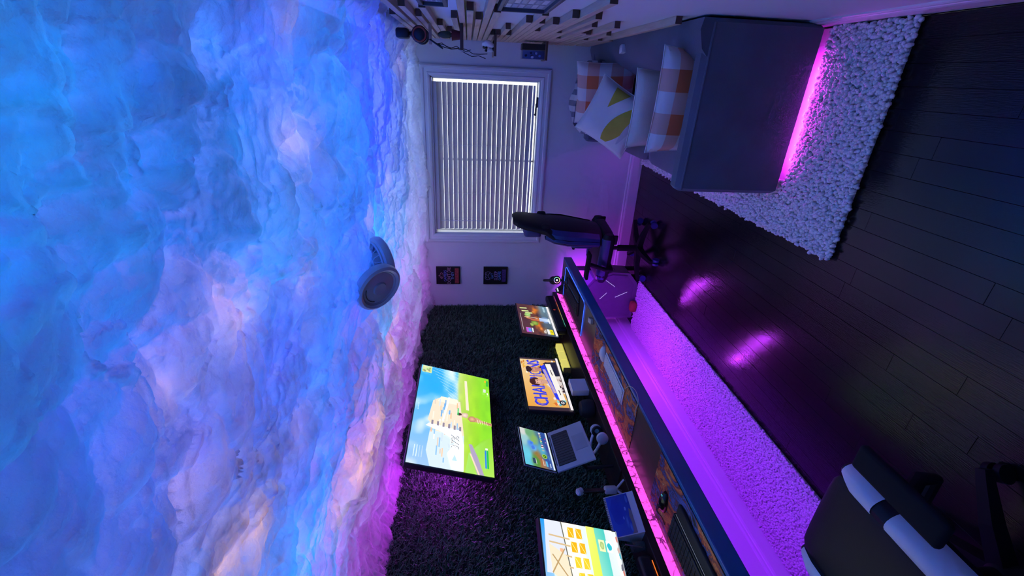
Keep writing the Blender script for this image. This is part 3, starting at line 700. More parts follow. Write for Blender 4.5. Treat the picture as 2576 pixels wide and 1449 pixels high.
def laptop():
    k = .36/.33
    hinge_n, hinge_f = Vector((-1.761,1.559,1.318)), Vector((-1.819,1.884,1.314))
    sc = lambda p: CAM+(Vector(p)-CAM)*k
    W = .36; TL = sc((-1.708,1.547,1.474)); e1 = sc((-1.766,1.872,1.470))-TL; BL = sc(hinge_n)
    e2 = BL-TL; H = e2.length
    t = frame('laptop', 'open silver laptop held up on a stand in front of the grass wall', 'laptop', TL, e1, e2, W, H)
    part('lid', MB().box((0,H/2,-.004), (W,H+.008,.006), bev=.002), pm('laptop_aluminium', (.42,.43,.47), .35, metal=.25, var=.05), t)
    part('lid_bezel', MB().box((0,H/2,.0004), (W-.004,H+.004,.0016)), M_BLACK, t)
    P = Paint(W-.016, H-.008)
    pal = [((.9,.92),(.85,.86,.84)),((.7,.88),(.62,.82,.84)),((.9,.66),(.44,.68,.48)),((.72,.56),(.55,.72,.38)),((.56,.62),(.32,.58,.95)),((.42,.56),(.40,.70,.96)),((.25,.86),(.42,.83,.92)),((.30,.52),(.62,.48,.22)),((.16,.42),(.70,.42,.26)),((.14,.58),(.35,.60,.22)),((.8,.2),(.16,.30,.62)),((.5,.3),(.35,.70,.80)),((.2,.2),(.20,.34,.66)),((.55,.1),(.22,.28,.60)),((.1,.95),(.40,.80,.90))]
    def img(x, y):
        a = x+.10*(vnoise(x,y,.15,51)-.5); b = y+.10*(vnoise(x,y,.15,52)-.5); num = 0; den = 0
        for (cx,cy),c in pal:
            w = (1/((a-cx)**2+(b-cy)**2+.002)**2)[...,None]; num = num+w*np.array(c); den = den+w
        return num/den
    P.raster(img, 60, 40)
    P.blob(.60,.66,.06,.08,'3f6fe0','5a9af0'); P.blob(.48,.62,.05,.06,'4a80e8'); P.rect(.07,.62,.20,.72,'2f4a60'); P.rect(.06,.60,.20,.615,'f0f4f0')
    for x,c in ((.95,'f0f0f0'),(.90,'c0b0a0'),(.84,'c8d890'),(.78,'6fd0c8'),(.72,'e0e490'),(.67,'7ad0a0'),(.60,'e8c8c0'),(.54,'f4e4e4'),(.46,'a8b8b0')): P.blob(x,.27,.02,.045,c)
    P.blob(.57,.27,.012,.04,'5a1418'); P.blob(.30,.27,.055,.09,'a8dc3a',jit=.02); P.blob(.30,.27,.035,.06,'3a5a18',jit=.02); P.blob(.30,.28,.018,.03,'8ad030'); P.rect(.05,.22,.18,.28,'5ac0f0'); P.rect(.05,.36,.22,.375,'f4fbf0'); P.rect(.05,.31,.17,.32,'e0f0f0')
    P.rect(.04,.12,.14,.15,'d0e0f0'); P.rect(.22,.10,.34,.14,'4a80c0'); P.blob(.80,.11,.02,.02,'d03050'); P.blob(.70,.11,.015,.02,'c080c0')
    P.rect(0,0,1,.055,'e4f2f8'); P.build('screen', M_SCR, t, (0,.004,.0014))
    # keyboard deck, hinged at the bottom edge and falling steeply forward
    d2 = sc((-1.712,1.588,1.106))-sc((-1.794,1.587,1.286)); D = d2.length*1.02
    Mi = t.matrix_world.to_3x3().inverted(); dl = (Mi @ d2).normalized()      # direction of the deck in lid coordinates
    zax = Vector((1,0,0)).cross(-dl).normalized()
    Md = Matrix((Vector((1,0,0)), -dl, zax)).transposed().to_4x4(); Md.translation = Vector((0,-.004,0))
    b = MB().box((0,0,0), (W,D,.011), bev=.003); 
    def T(mb, off=(0,0,0)): mb.v = [tuple(Md @ (Vector(v)+Vector(off))) for v in mb.v]; return mb
    deck = part('deck', T(b, (0,-D/2-.004,-.004)), MATS['laptop_aluminium'], t)
    part('keyboard_well', T(MB().box((0,-D*.31-.004,.0018),(W*.80,D*.46,.0010))), M_BLACK, deck)
    km = MB().box((0,0,0),(W*.052,D*.058,.0016),bev=.0006,seg=1); kme = None
    kmat = pm('laptop_key', (.02,.02,.024), .5)
    keys = MB()
    for r in range(6):
        for c in range(13):
            keys.box(((c-6)*W*.0605, -D*(.115+.079*r)-.004, .0030), (W*.052, D*.064, .0014))
    part('keys', T(keys), kmat, deck)['kind'] = 'stuff'
    part('hinge_slot', T(MB().box((0,-D*.035-.004,.0018),(W*.72,D*.022,.0010))), M_BLACK, deck)
    part('trackpad', T(MB().box((0,-D*.77-.004,.0018),(W*.38,D*.34,.0008))), pm('trackpad', (.34,.35,.39), .3, metal=.2), deck)
    # stand below: upright post with a bracket under the deck
    st = thing('laptop_stand', 'black laptop stand with a single post on the riser shelf', 'stand', (-2.16, 1.92, RZ))
    w0 = t.matrix_world @ (Md @ Vector((0,-D*.45,-.014)))-Vector((-2.16,1.92,RZ))
    part('base', MB().box((0,0,.006),(.16,.22,.012),bev=.004), M_BLACK, st)
    part('post', MB().tube([(0,0,.01),(-.01,0,.18),(w0.x-.05,w0.y,w0.z-.02),tuple(w0+Vector((-.012,0,0)))],.011), M_BLACK, st)
laptop()

# ---- things on the riser shelf
def soundbar(label, y0, y1, x, ledcols, h=.095):
    t = thing('soundbar', label, 'speaker', (x, (y0+y1)/2, RZ)); L = y1-y0
    part('body', MB().box((.012,0,h/2),(.066,L,h),bev=.018,seg=3), M_BLACK, t, True)
    part('grille', MB().box((.0455,0,h*.55),(.012,L*.93,h*.6),bev=.004), pm('speaker_cloth',(.008,.008,.010),.9,bump=.4,bscale=500), t)
    n = len(ledcols)
    for k, c in enumerate(ledcols):
        a = -L*.44+L*.88*k/n; b = -L*.44+L*.88*(k+1)/n
        part('light_segment', MB().box((.052,(a+b)/2,.012),(.003,b-a,.004)), em('sb_%d_%s'%(k,''.join('%02d'%int(v*9) for v in c)), c, 1.1), t)
    part('badge', MB().lathe([(.012,.0),(.012,.002),(.008,.003)],14,Matrix.Translation((.052,L*.02,h*.62)) @ Matrix.Rotation(R90,4,'Y')), em('sb_badge',(.5,.04,.03),.4), t)
soundbar('black soundbar under the far monitor with an orange and teal light line', 3.42, 4.12, -2.125, [(.35,.05,.18),(.5,.12,.04),(.6,.2,.05),(.3,.3,.12),(.05,.32,.22)][::-1])
soundbar('black soundbar under the nearest monitor with an orange light line', .72, 1.33, -2.16, [(.8,.16,.02),(.9,.28,.08),(.8,.45,.2)][::-1], .075)

def yellow_lamp():
    p0, p1 = G(1437,925,RZ), G(1416,856,RZ); t = thing('light_bar', 'glowing yellow block lamp lying on the riser shelf between two monitors', 'lamp', (p0.x-.03, (p0.y+p1.y)/2, RZ))
    L = p1.y-p0.y; h = .068
    me = em('yellow_glow', (.95,.86,.20), .72)
    n = 3
    for k in range(n):
        y = -L/2+L*(k+.5)/n; part('block', MB().box((0,y,h/2+.004),(.055,L/n-.006,h-.006),bev=.010), me, t, True)
    part('frame', MB().box((0,0,.003),(.062,L+.006,.006)).box((0,-L/2,h/2),(.060,.004,h)).box((0,L/2,h/2),(.060,.004,h)), pm('amber_acrylic',(.5,.42,.10),.3), t)
yellow_lamp()

def small_riser_things():
    # white card / box under the middle monitor
    a = G(1461,953,RZ); t = thing('white_box', 'plain white box standing under the middle monitor', 'box', (-2.135, 2.66, RZ))
    part('carton', MB().box((0,0,.062),(.05,.145,.124),bev=.003), M_WHITE, t); part('lid_flap', MB().box((.0,0,.126),(.052,.147,.004),bev=.001,seg=1), M_WHITE, t)
    # round black smart speaker in front of it
    p = G(1492,985,RZ); t = thing('smart_speaker', 'squat round black speaker with a small light on the riser shelf', 'speaker', (-2.155, 2.44, RZ))
    part('body', MB().lathe([(.05,0),(.062,.008),(.068,.035),(.064,.075),(.050,.098),(.02,.104)],28), pm('speaker_mesh',(.012,.012,.016),.8,bump=.3,bscale=400), t, True)
    part('status_light', MB().ell((.058,.012,.072),(.005,.005,.005),8,6), em('tiny_white',(.8,.8,1),.9), t)
    # white headphones
    p = G(1508,1060,RZ); t = thing('headphones', 'white headphones lying on the riser shelf below the laptop', 'headphones', (-2.13, 2.16, RZ), rz=.4)
    for s in (-1,1):
        c = part('ear_cup', MB().lathe([(.030,-.016),(.038,-.010),(.038,.010),(.028,.018),(.01,.02)],20,Matrix.Translation((0,s*.075,.040)) @ Matrix.Rotation(-s*R90,4,'X')), M_WHITE, t, True)
        part('ear_pad', MB().torus(.026,.010,20,8,Matrix.Translation((0,s*.054,.040)) @ Matrix.Rotation(R90,4,'X')), M_BLACK, c, True)
    part('headband', MB().tube([(-.16*math.sin(math.pi*k/14)*.8,.082*math.cos(math.pi*k/14),.045+.05*math.sin(math.pi*k/14)) for k in range(15)],.010), M_WHITE, t, True)
    # phone gimbal on a small tripod
    t = thing('phone_gimbal', 'white phone gimbal with a black handle standing on a small tripod', 'gimbal', (-2.145, 1.735, RZ), rz=.3)
    for a in (.2,2.3,4.4): part('tripod_leg', MB().cyl((0,0,.055),(.055*math.cos(a),.055*math.sin(a),.004),.007,.006,10), M_WHITE, t, True)
    part('body', MB().box((0,0,.085),(.038,.045,.075),bev=.012,seg=3).cyl((.0,.0,.045),(0,0,.06),.012), M_WHITE, t, True)
    part('handle', MB().box((-.004,.006,.185),(.012,.036,.13),bev=.005), M_BLACKG, t)
    part('rail', MB().cyl((.005,-.014,.12),(.004,-.016,.26),.003), M_DGREY, t)
    part('motor_head', MB().lathe([(.008,-.018),(.020,-.014),(.021,.012),(.014,.020)],18,Matrix.Translation((0,-.004,.268)) @ Matrix.Rotation(.5,4,'X')), M_WHITE, t, True)
    # tent-shaped picture
    M_CARD = pm('white_card',(.70,.70,.74),.6,var=.03)
    t = thing('tent_calendar', 'white tent-shaped desk calendar with a blue sea picture beside the nearest monitor', 'calendar', (-2.125, 1.545, RZ), rz=R90-.14)
    W_, H_ = .225, .165; th_ = math.radians(20)
    Mt = Matrix.Translation((0,-.055,0)) @ Matrix.Rotation(-th_,4,'X')
    fr = MB().box((0,0,H_/2),(W_,.003,H_)); fr.v = [tuple(Mt @ Vector(v)) for v in fr.v]; part('front_leaf', fr, M_CARD, t)
    Mb_ = Matrix.Translation((0,.060,0)) @ Matrix.Rotation(th_,4,'X')
    bk = MB().box((0,0,H_/2),(W_,.003,H_)); bk.v = [tuple(Mb_ @ Vector(v)) for v in bk.v]; part('back_leaf', bk, M_CARD, t)
    part('base_leaf', MB().box((0,0,.002),(W_,.118,.003)), M_CARD, t)
    part('side_panel', MB().prism([(-.053,.003),(.058,.003),(.004,H_-.012)],-.001,.001,Matrix(((0,0,1,-W_/2+.002),(1,0,0,0),(0,1,0,0),(0,0,0,1)))), M_CARD, t)
    bd = MB()
    for k in range(22): bd.torus(.006,.0012,10,5,Matrix.Translation((-W_*.45+W_*.9*k/21,.0025,H_*math.cos(th_)-.002)) @ Matrix.Rotation(R90,4,'Y'))
    part('spiral_binding', bd, M_BLACK, t)
    P = Paint(W_*.96, H_*.72); P.grad(0,0,1,1,'2f4fb0','1c3fa8','2a5fd8','3a5ac8',6)
    P.blob(.6,.6,.35,.3,'1a38b8','2448c0'); P.poly([(0,0),(.55,0),(.62,.10),(.42,.16),(.25,.12),(0,.22)],'8a7f80'); P.blob(.3,.3,.16,.07,'5a8ad8','2f58b8'); P.blob(.62,.26,.05,.04,'8ab0e8'); P.blob(.4,.42,.04,.03,'7aa0e0'); P.blob(.15,.2,.12,.06,'6a95dc','3060c0'); P.blob(.85,.10,.10,.05,'4a78d0')
    o = P.build('picture', M_PRINT, t); o.matrix_local = Mt @ Matrix.Translation((0,-.0022,H_*.22)) @ Matrix.Rotation(R90,4,'X')
    # small glass
    t = thing('drinking_glass', 'small clear glass on the riser shelf behind the near keyboard', 'glass', (-2.16, 1.40, RZ))
    gm = pm('clear_glass',(.9,.9,.95),.05,trans=.9,var=.0); part('cup', MB().lathe([(.020,0),(.024,.004),(.028,.07),(.0265,.07),(.022,.008),(.002,.006)],20), gm, t, True)
    part('straw', MB().cyl((-.01,.0,.01),(.012,.006,.105),.003), pm('pink_straw',(.6,.2,.3),.4), t)
small_riser_things()

# ---- things on the desk top
def mats():
    def splash(name, seed):
        m = bpy.data.materials.new(name); m.use_nodes = True; n = m.node_tree.nodes; L = m.node_tree.links; b = n['Principled BSDF']; b.inputs['Roughness'].default_value = .55
        tc = n.new('ShaderNodeTexCoord'); mp = n.new('ShaderNodeMapping'); mp.inputs['Location'].default_value = (seed,seed*.7,0); mp.inputs['Scale'].default_value = (5,3,1); mp.inputs['Rotation'].default_value = (0,0,.5); L.new(tc.outputs['Object'], mp.inputs[0])
        nz = n.new('ShaderNodeTexNoise'); nz.inputs['Scale'].default_value = 1.6; nz.inputs['Detail'].default_value = 8; nz.inputs['Roughness'].default_value = .68; nz.inputs['Distortion'].default_value = 1.6; L.new(mp.outputs[0], nz.inputs['Vector'])
        rp = n.new('ShaderNodeValToRGB'); cr = rp.color_ramp; cr.elements[0].position = .30; cr.elements[0].color = (.006,.006,.010,1); cr.elements[1].position = .72; cr.elements[1].color = (.85,.70,.12,1)
        for p, c in ((.40,(.02,.015,.02,1)),(.45,(.10,.14,.45,1)),(.48,(.03,.02,.03,1)),(.53,(.50,.07,.03,1)),(.58,(.75,.24,.05,1)),(.62,(.40,.06,.05,1)),(.66,(.80,.52,.18,1))):
            e = cr.elements.new(p); e.color = c
        L.new(nz.outputs[0], rp.inputs[0]); L.new(rp.outputs[0], b.inputs['Base Color']); return m
    def mat_obj(label, x0, x1, y0, y1, m):
        t = thing('desk_mat', label, 'desk mat', ((x0+x1)/2,(y0+y1)/2,DZ))
        part('pad', MB().box((0,0,.0018),(x1-x0,y1-y0,.0036),bev=.0014,seg=1), m, t)
        ln = MB(); ln.box((0,0,.0004),(x1-x0+.004,y1-y0+.004,.0008)); part('rubber_base', ln, M_BLACK, t)
    y_a, y_b = G(1596,1068,DZ).y, G(1502,812,DZ).y
    mat_obj('desk mat with fiery splash print under the white keyboard', -2.065, -1.725, y_a, y_b, splash('splash_a', 1.3))
    y_c = G(1652,1185,DZ).y
    mat_obj('desk mat with orange and yellow splash print under the near black keyboard', -2.065, -1.725, .60, y_c, splash('splash_b', 4.1))
    # black pad with a glowing blue rim
    y0, y1 = G(1466,810,DZ).y, 4.09; x0, x1 = -2.065, -1.735
    t = thing('mouse_pad', 'black desk pad with a glowing blue rim at the far end of the desk', 'mouse pad', ((x0+x1)/2,(y0+y1)/2,DZ)); w, l = x1-x0, y1-y0
    part('pad', MB().box((0,0,.002),(w,l,.004),bev=.0015,seg=1), pm('pad_cloth',(.018,.018,.03),.7), t)
    r = .035; pts = [(-w/2,-l/2,.004)]
    for cx,cy,a0 in ((w/2-r,-l/2+r,-R90),(w/2-r,l/2-r,0)):
        for k in range(6): a = a0+R90*k/5; pts.append((cx+r*math.cos(a),cy+r*math.sin(a),.004))
    pts.append((-w/2,l/2,.004))
    part('light_rim', MB().tube(pts,.0035,6), em('blue_rim',(.03,.10,1.0),2.0), t)
mats()

def keyboard(name, label, cx, cy, L, D, mat, keymat, rz=0.0, h=.020, rest=False, glow=None):
    t = thing(name, label, 'keyboard', (cx, cy, DZ+.0042), rz)
    part('case', MB().box((0,0,h*.45),(D,L,h*.9),bev=.004), mat, t)
    rows = 6; cols = 18; kw = (L-.016)/cols; kd = (D-.016)/rows; me = MB().box((0,0,0),(kd*.86,kw*.88,.006),bev=.0015,seg=1).mesh('key')
    for r in range(rows):
        for c in range(cols):
            if r == rows-1 and 4 <= c <= 9: continue
            o = link('key', me, keymat, t); o.location = (-D/2+.008+kd*(r+.5), -L/2+.008+kw*(c+.5), h*.9+.003)
    part('space_bar', MB().box((-D/2+.008+kd*(rows-.5), -L/2+.008+kw*7, h*.9+.003),(kd*.86,kw*5.9,.006),bev=.0015,seg=1), keymat, t)
    if rest: part('wrist_rest', MB().box((D/2+.034,0,.008),(.062,L*.99,.016),bev=.006,seg=3), pm('wrist_rest',(.01,.01,.012),.75), t, True)
    if glow: part('edge_light', MB().box((D/2+.0015,0,h*.6),(.0015,L*.96,.002)), em(*glow), t)
    return t
def mouse(label, x, y, mat, rz, logo=None):
    t = thing('mouse', label, 'mouse', (x,y,DZ+.0042), rz)
    mb = MB(); rr = []
    for k in range(9):
        u = k/8; w = .031*math.sin(math.pi*(.12+.80*u))**.6*(1.0 if u<.5 else .95); hh = .036*math.sin(math.pi*(.10+.78*u))**.8
        rr.append([Vector((-.058+.116*u, w*math.cos(a), max(0,hh*math.sin(a)))) for a in [math.pi*j/10 for j in range(11)]])
    mb.ring(rr); part('shell', mb, mat, t, True)
    part('scroll_wheel', MB().cyl((-.030,-.004,.029),(-.030,.004,.029),.008), M_DGREY, t)
    part('button_split', MB().box((-.034,0,.0315),(.045,.0014,.002),rot=(0,.12,0)), M_DGREY, t)
    if logo: part('logo_light', MB().box((.035,0,.024),(.02,.012,.004)), em(*logo), t)
def desk_things():
    p = [G(1435,721,DZ+.02), G(1458,759,DZ+.02), G(1453,813,DZ+.02)]
    keyboard('keyboard', 'black keyboard on the glowing blue-rimmed pad', -1.895, 3.66, .46, .135, M_BLACK, pm('keycap',(.02,.02,.025),.5), .05, rest=True, glow=('kb_glow_b',(.05,.25,.8),.5))
    a, b = G(1549,935,DZ+.01), G(1563,995,DZ+.01)
    wk = [G(1529.6,893,DZ+.012),G(1569,978,DZ+.012),G(1558.5,1011,DZ+.012),G(1518,924,DZ+.012)]
    c = sum(wk, Vector())/4
    keyboard('keyboard', 'slim white keyboard on the fiery desk mat', c.x, c.y, .415, .118, M_WHITE, pm('white_key',(.72,.72,.75),.4), math.atan2(-(wk[0]-wk[1]).x,(wk[0]-wk[1]).y), h=.010)
    nk = G(1748,1380,DZ+.02)
    keyboard('keyboard', 'black keyboard with a wrist rest on the near splash print mat', -1.915, 1.115, .46, .150, M_BLACK, MATS['keycap'], 0.0, h=.028, rest=True, glow=('kb_glow_w',(.35,.4,.5),.35))
    q = G(1514,890,DZ+.02); mouse('white mouse above the white keyboard', q.x, q.y, M_WHITE, .2)
    q = G(1666,1262,DZ+.02); mouse('black mouse with a small cyan light on the near desk mat', q.x, q.y, M_BLACKG, .1, ('mouse_cyan',(.05,.5,.6),.8))
    q = G(1424,712,DZ+.02); mouse('black mouse at the far end of the blue-rimmed pad', q.x, q.y, M_BLACKG, .2)
    # white keyboard's cable and the mouse cables
    def cable(label, pix, r, mat, z=DZ+.006, more=()):
        pts = [G(x,y,z) for x,y in pix]; pts = [Vector(p) for p in pts]
        out = []
        for i in range(len(pts)-1):
            p0, p1, p2, p3 = pts[max(i-1,0)], pts[i], pts[i+1], pts[min(i+2,len(pts)-1)]
            for k in range(6):
                s = k/6; out.append(.5*((2*p1)+(-p0+p2)*s+(2*p0-5*p1+4*p2-p3)*s*s+(-p0+3*p1-3*p2+p3)*s**3))
        out.append(pts[-1]); c = out[0]
        o = part('cable', MB().tube([p-c for p in out], r, 6), mat, None, True); o.location = c
        tag(o, label, 'cable')
    M_CAB = pm('cream_cable',(.55,.50,.42),.5); M_CABK = pm('black_cable',(.01,.01,.012),.5)
    cable('cream cable looping from the white keyboard over the mat edge', [(1570,980),(1585,972),(1600,985),(1606,1010),(1600,1030),(1598,1050)], .0022, M_CAB)
    cable('thin cable running from the white mouse towards the white keyboard', [(1500,880),(1498,905),(1508,925),(1516,935)], .0018, M_CAB)
    cable('thin dark cable of the near black mouse on the splash print mat', [(1655,1262),(1652,1285),(1664,1300),(1672,1320)], .002, M_CABK)
    # clear acrylic coaster leaning at the mat edge
    q = G(1489,807,DZ); t = thing('acrylic_block', 'small clear acrylic block on the desk beside the black pad', 'block', (q.x,q.y,DZ), .3)
    part('slab', MB().box((0,0,.011),(.045,.085,.022),bev=.003), pm('acrylic',(.75,.8,.72),.15,trans=.55,var=.02), t); part('top_label', MB().box((0,0,.0225),(.03,.06,.0008)), pm('frost',(.6,.62,.6),.6), t)
    # macro pad with six lit keys
    q = G(1408,741,DZ+.05); t = thing('macro_pad', 'small black control pad with six white lit keys by the far monitor', 'control pad', (-2.03,4.155,DZ))
    Mp = Matrix.Rotation(math.radians(-42),4,'Y'); part('stand', MB().prism([(-.04,0),(.04,0),(-.02,.07)],-.05,.05,Matrix(((1,0,0,0),(0,0,-1,0),(0,1,0,0),(0,0,0,1)))), M_BLACK, t)
    for i in range(3):
        for j in range(2):
            b_ = MB().box((0,0,0),(.016,.016,.004),bev=.003); Mk = Matrix.Translation((.014-.024*j+.004,-.028+.028*i,.022+.030*j)) @ Matrix.Rotation(math.radians(50),4,'Y')
            b_.v = [tuple(Mk @ Vector(v)) for v in b_.v]; part('lit_key', b_, em('white_key_glow',(.85,.85,.9),1.6), t)
    # gaming headset on a stand, ring-lit ear cup
    t = thing('gaming_headset', 'black gaming headset with a rainbow light ring, on a stand at the desk end', 'headset', (-1.93,4.17,DZ+.004), rz=.45)
    part('stand', MB().lathe([(.045,0),(.045,.008),(.012,.014),(.009,.12),(.02,.13)],20), M_BLACK, t, True)
    part('headband', MB().tube([(0,.082*math.cos(math.pi*k/12),.115+.085*math.sin(math.pi*k/12)) for k in range(13)],[.013]*13), M_BLACK, t, True)
    for s in (-1,1):
        e = part('ear_cup', MB().lathe([(.030,-.022),(.043,-.014),(.045,.010),(.034,.022),(.01,.024)],24,Matrix.Translation((0,s*.082,.085)) @ Matrix.Rotation(-s*R90,4,'X')), M_BLACK, t, True)
        nseg = 8
        for k in range(nseg):
            hue = (k/nseg+.45)%1; import colorsys; c = colorsys.hsv_to_rgb(hue,.6,1)
            pts = [(.029*math.cos(a),0,.029*math.sin(a)) for a in np.linspace(2*math.pi*k/nseg,2*math.pi*(k+1)/nseg,5)]
            part('ring_light', MB().tube([(p[0],s*.106,.085+p[2]) for p in pts],.003,6), em('ring_%d'%k,c,1.1), e)
        part('logo_light', MB().ell((0,s*.107,.085),(.010,.003,.010),10,6), em('logo_white',(.9,.9,1),1.3), e)
desk_things()

# ================================================================ SOFA AND CUSHIONS
def cushion_block(c, d, puff=.02, n=10):
    """upholstered block: rounded box whose faces swell"""
    bm = bmesh.new(); bmesh.ops.create_cube(bm, size=2.0); bmesh.ops.subdivide_edges(bm, edges=bm.edges, cuts=n, use_grid_fill=True)
    vs = []
    for v in bm.verts:
        x, y, z = v.co; p = 12.0
        q = (abs(x)**p+abs(y)**p+abs(z)**p)**(1/p); s = Vector((x,y,z))/q
        s = Vector((x,y,z)).lerp(s, 1.0)
        sw = [1+puff/d[0]*2*(1-s.y**2)*(1-s.z**2), 1+puff/d[1]*2*(1-s.x**2)*(1-s.z**2), 1+puff/d[2]*2*(1-s.x**2)*(1-s.y**2)]
        vs.append((c[0]+s.x*d[0]/2*sw[0], c[1]+s.y*d[1]/2*sw[1], c[2]+s.z*d[2]/2*sw[2]))
    bm.verts.index_update(); m = MB().add(vs, [[v.index for v in f.verts] for f in bm.faces]); bm.free(); return m
def sofa():
    x0, x1, y0, y1 = SOFA_X0, XR-.012, SOFA_Y0, 4.395
    cx, cy = (x0+x1)/2, (y0+y1)/2
    t = thing('sofa', 'grey blue velvet sofa along the right wall with broad low arms', 'sofa', (cx,cy,.03))
    f = lambda mb: (setattr(mb,'v',[(x-cx,y-cy,z-.03) for x,y,z in mb.v]), mb)[1]
    M = M_VELV
    part('base', f(cushion_block(((x0+x1)/2+.01,cy,.20),(x1-x0-.03,y1-y0-.02,.26),.0)), M, t, True)
    def arm(ya, yb, top): # slab with a softly rounded, outward leaning top
        rings = []
        for k,xx in enumerate([x0,x0+.018]+list(np.linspace(x0+.1,x1-.1,5))+[x1-.018,x1]):
            e = .018 if k in (0,8) else 0
            prof = [(ya+e,.064+e),(ya+e,top-.07),(ya+.012+e,top-.025),(ya+.045,top-e),(yb-.045,top-.004-e),(yb-.012-e,top-.03),(yb-e,top-.075),(yb-e,.064+e)]
            rings.append([Vector((xx,a,b)) for a,b in prof])
        return f(MB().ring(rings))
    a = part('arm', arm(y0, y0+.155, .625), M, t, True)
    seam = MB().tube([(x0+.01,y0+.012,.60),(x1-.02,y0+.012,.60)],.006,6); part('piping', f(seam), M, a, True)
    part('arm', arm(y1-.16, y1, .655), M, t, True)
    # back: sloping cushion from the wall
    rings = []
    for yy in np.linspace(y0+.02,y1,16):
        e = .0
        rings.append([Vector(p) for p in ((x1,yy,.30),(x1,yy,.655),(x1-.05,yy,.665),(x1-.13,yy,.64),(x1-.19,yy,.58),(x1-.26,yy,.42),(x1-.27,yy,.30))])
    part('back', f(MB().ring(rings)), M, t, True)
    n = 2; ya, yb = y0+.16, y1-.165
    for k in range(n):
        a_, b_ = ya+(yb-ya)*k/n, ya+(yb-ya)*(k+1)/n
        part('seat_cushion', f(cushion_block(((x0+x1-.25)/2-.01,(a_+b_)/2,.345),(x1-.25-x0+.02,b_-a_-.006,.12),.012)), M, t, True)
    for fx in (x0+.10,x1-.10):
        for fy in (y0+.10,y1-.10): part('foot', f(MB().cyl((fx,fy,.03),(fx,fy,.09),.018,.025)), M_BLACK, t)
    # light strip under the sofa
    s = thing('led_strip', 'magenta light strip under the sofa glowing onto the shag rug', 'light strip', (cx,cy,.05))
    g = lambda mb: (setattr(mb,'v',[(x-cx,y-cy,z-.05) for x,y,z in mb.v]), mb)[1]
    mm = em('sofa_led', (.76,.025,1.0), 120.0)
    part('side_run', g(MB().box((-.13,y0+.012,.063),(.49,.012,.007))), mm, s)
    part('front_run', g(MB().box((x0+.035,cy+.1,.058),(.012,y1-y0-.5,.006))), em('sofa_led_front',(.45,.02,1.0),22.0), s)
    # small white sensor box on the back cushion
    q = PX(1572,127,.155)
    w = thing('white_sensor', 'small white square box on top of the sofa back', 'sensor', (.200,3.45,.648), .2)
    part('case', MB().box((0,0,.018),(.055,.055,.036),bev=.006), M_WHITE, w, True); part('button', MB().cyl((0,0,.036),(0,0,.039),.010), M_TRIM, w)
sofa()

def check_mat(name, cols, n, axes=(0,1)):
    m = bpy.data.materials.new(name); m.use_nodes = True; N = m.node_tree.nodes; L = m.node_tree.links; b = N['Principled BSDF']; b.inputs['Roughness'].default_value = .9; b.inputs['Sheen Weight'].default_value = .2
    tc = N.new('ShaderNodeTexCoord'); sp = N.new('ShaderNodeSeparateXYZ'); L.new(tc.outputs['Generated'], sp.inputs[0]); fl = []
    for a in axes:
        mu = N.new('ShaderNodeMath'); mu.operation = 'MULTIPLY'; mu.inputs[1].default_value = n; L.new(sp.outputs[a], mu.inputs[0])
        fo = N.new('ShaderNodeMath'); fo.operation = 'FLOOR'; L.new(mu.outputs[0], fo.inputs[0])
        mo = N.new('ShaderNodeMath'); mo.operation = 'MODULO'; mo.inputs[1].default_value = 2; L.new(fo.outputs[0], mo.inputs[0]); fl.append(mo)
    ad = N.new('ShaderNodeMath'); ad.operation = 'ADD'; L.new(fl[0].outputs[0], ad.inputs[0]); L.new(fl[1].outputs[0], ad.inputs[1])
    dv = N.new('ShaderNodeMath'); dv.operation = 'MULTIPLY_ADD'; dv.inputs[1].default_value = .333; dv.inputs[2].default_value = .1; L.new(ad.outputs[0], dv.inputs[0])
    rp = N.new('ShaderNodeValToRGB'); rp.color_ramp.interpolation = 'CONSTANT'; e = rp.color_ramp.elements
    e[0].position = 0; e[0].color = (*cols[0],1); e[1].position = .35; e[1].color = (*cols[1],1); k = e.new(.7); k.color = (*cols[2],1)
    L.new(dv.outputs[0], rp.inputs[0]); L.new(rp.outputs[0], b.inputs['Base Color']); return m
def pillow_mesh(w, h, t, n=22, seed=0):
    rs = np.random.default_rng(seed); vs = []; fs = []
    for side in (1,-1):
        o = len(vs)
        for i in range(n+1):
            for j in range(n+1):
                u, v = 2*i/n-1, 2*j/n-1
                pin = 1-.07*(1-u*u)*abs(v)**3; pin2 = 1-.07*(1-v*v)*abs(u)**3
                z = t/2*((1-u**4)*(1-v**4))**.55
                z *= 1+.10*math.sin(3.1*u+seed)*math.sin(2.7*v+seed*1.7)
                vs.append((u*w/2*pin2, v*h/2*pin, side*z))
        for i in range(n):
            for j in range(n):
                a = o+i*(n+1)+j; q = (a, a+n+1, a+n+2, a+1); fs.append(q if side>0 else q[::-1])
    return MB().add(vs, fs)
def pillow(label, mat, w, h, t, M, seed, extra=None):
    o = thing('throw_pillow', label, 'pillow', M=M)
    mb = pillow_mesh(w,h,t,seed=seed); part('cover', mb, mat, o, True)
    ed = []
    for u,v in [(-1+2*k/12,-1) for k in range(12)]+[(1,-1+2*k/12) for k in range(12)]+[(1-2*k/12,1) for k in range(12)]+[(-1,1-2*k/12) for k in range(13)]:
        ed.append((u*w/2*(1-.07*(1-v*v)*abs(u)**3), v*h/2*(1-.07*(1-u*u)*abs(v)**3), 0))
    part('seam', MB().tube(ed,.004,5), mat, o, True)
    if extra: extra(o)
    return o
def TM(loc, n, up):
    """frame: local z along n (face normal), local y close to up; loc = centre"""
    n = Vector(n).normalized(); up = Vector(up); y = (up-n*up.dot(n)).normalized(); x = y.cross(n)
    M = Matrix((x,y,n)).transposed().to_4x4(); M.translation = loc; return M
OR, PK, WT = (.72,.16,.055), (.74,.42,.34), (.76,.72,.70)
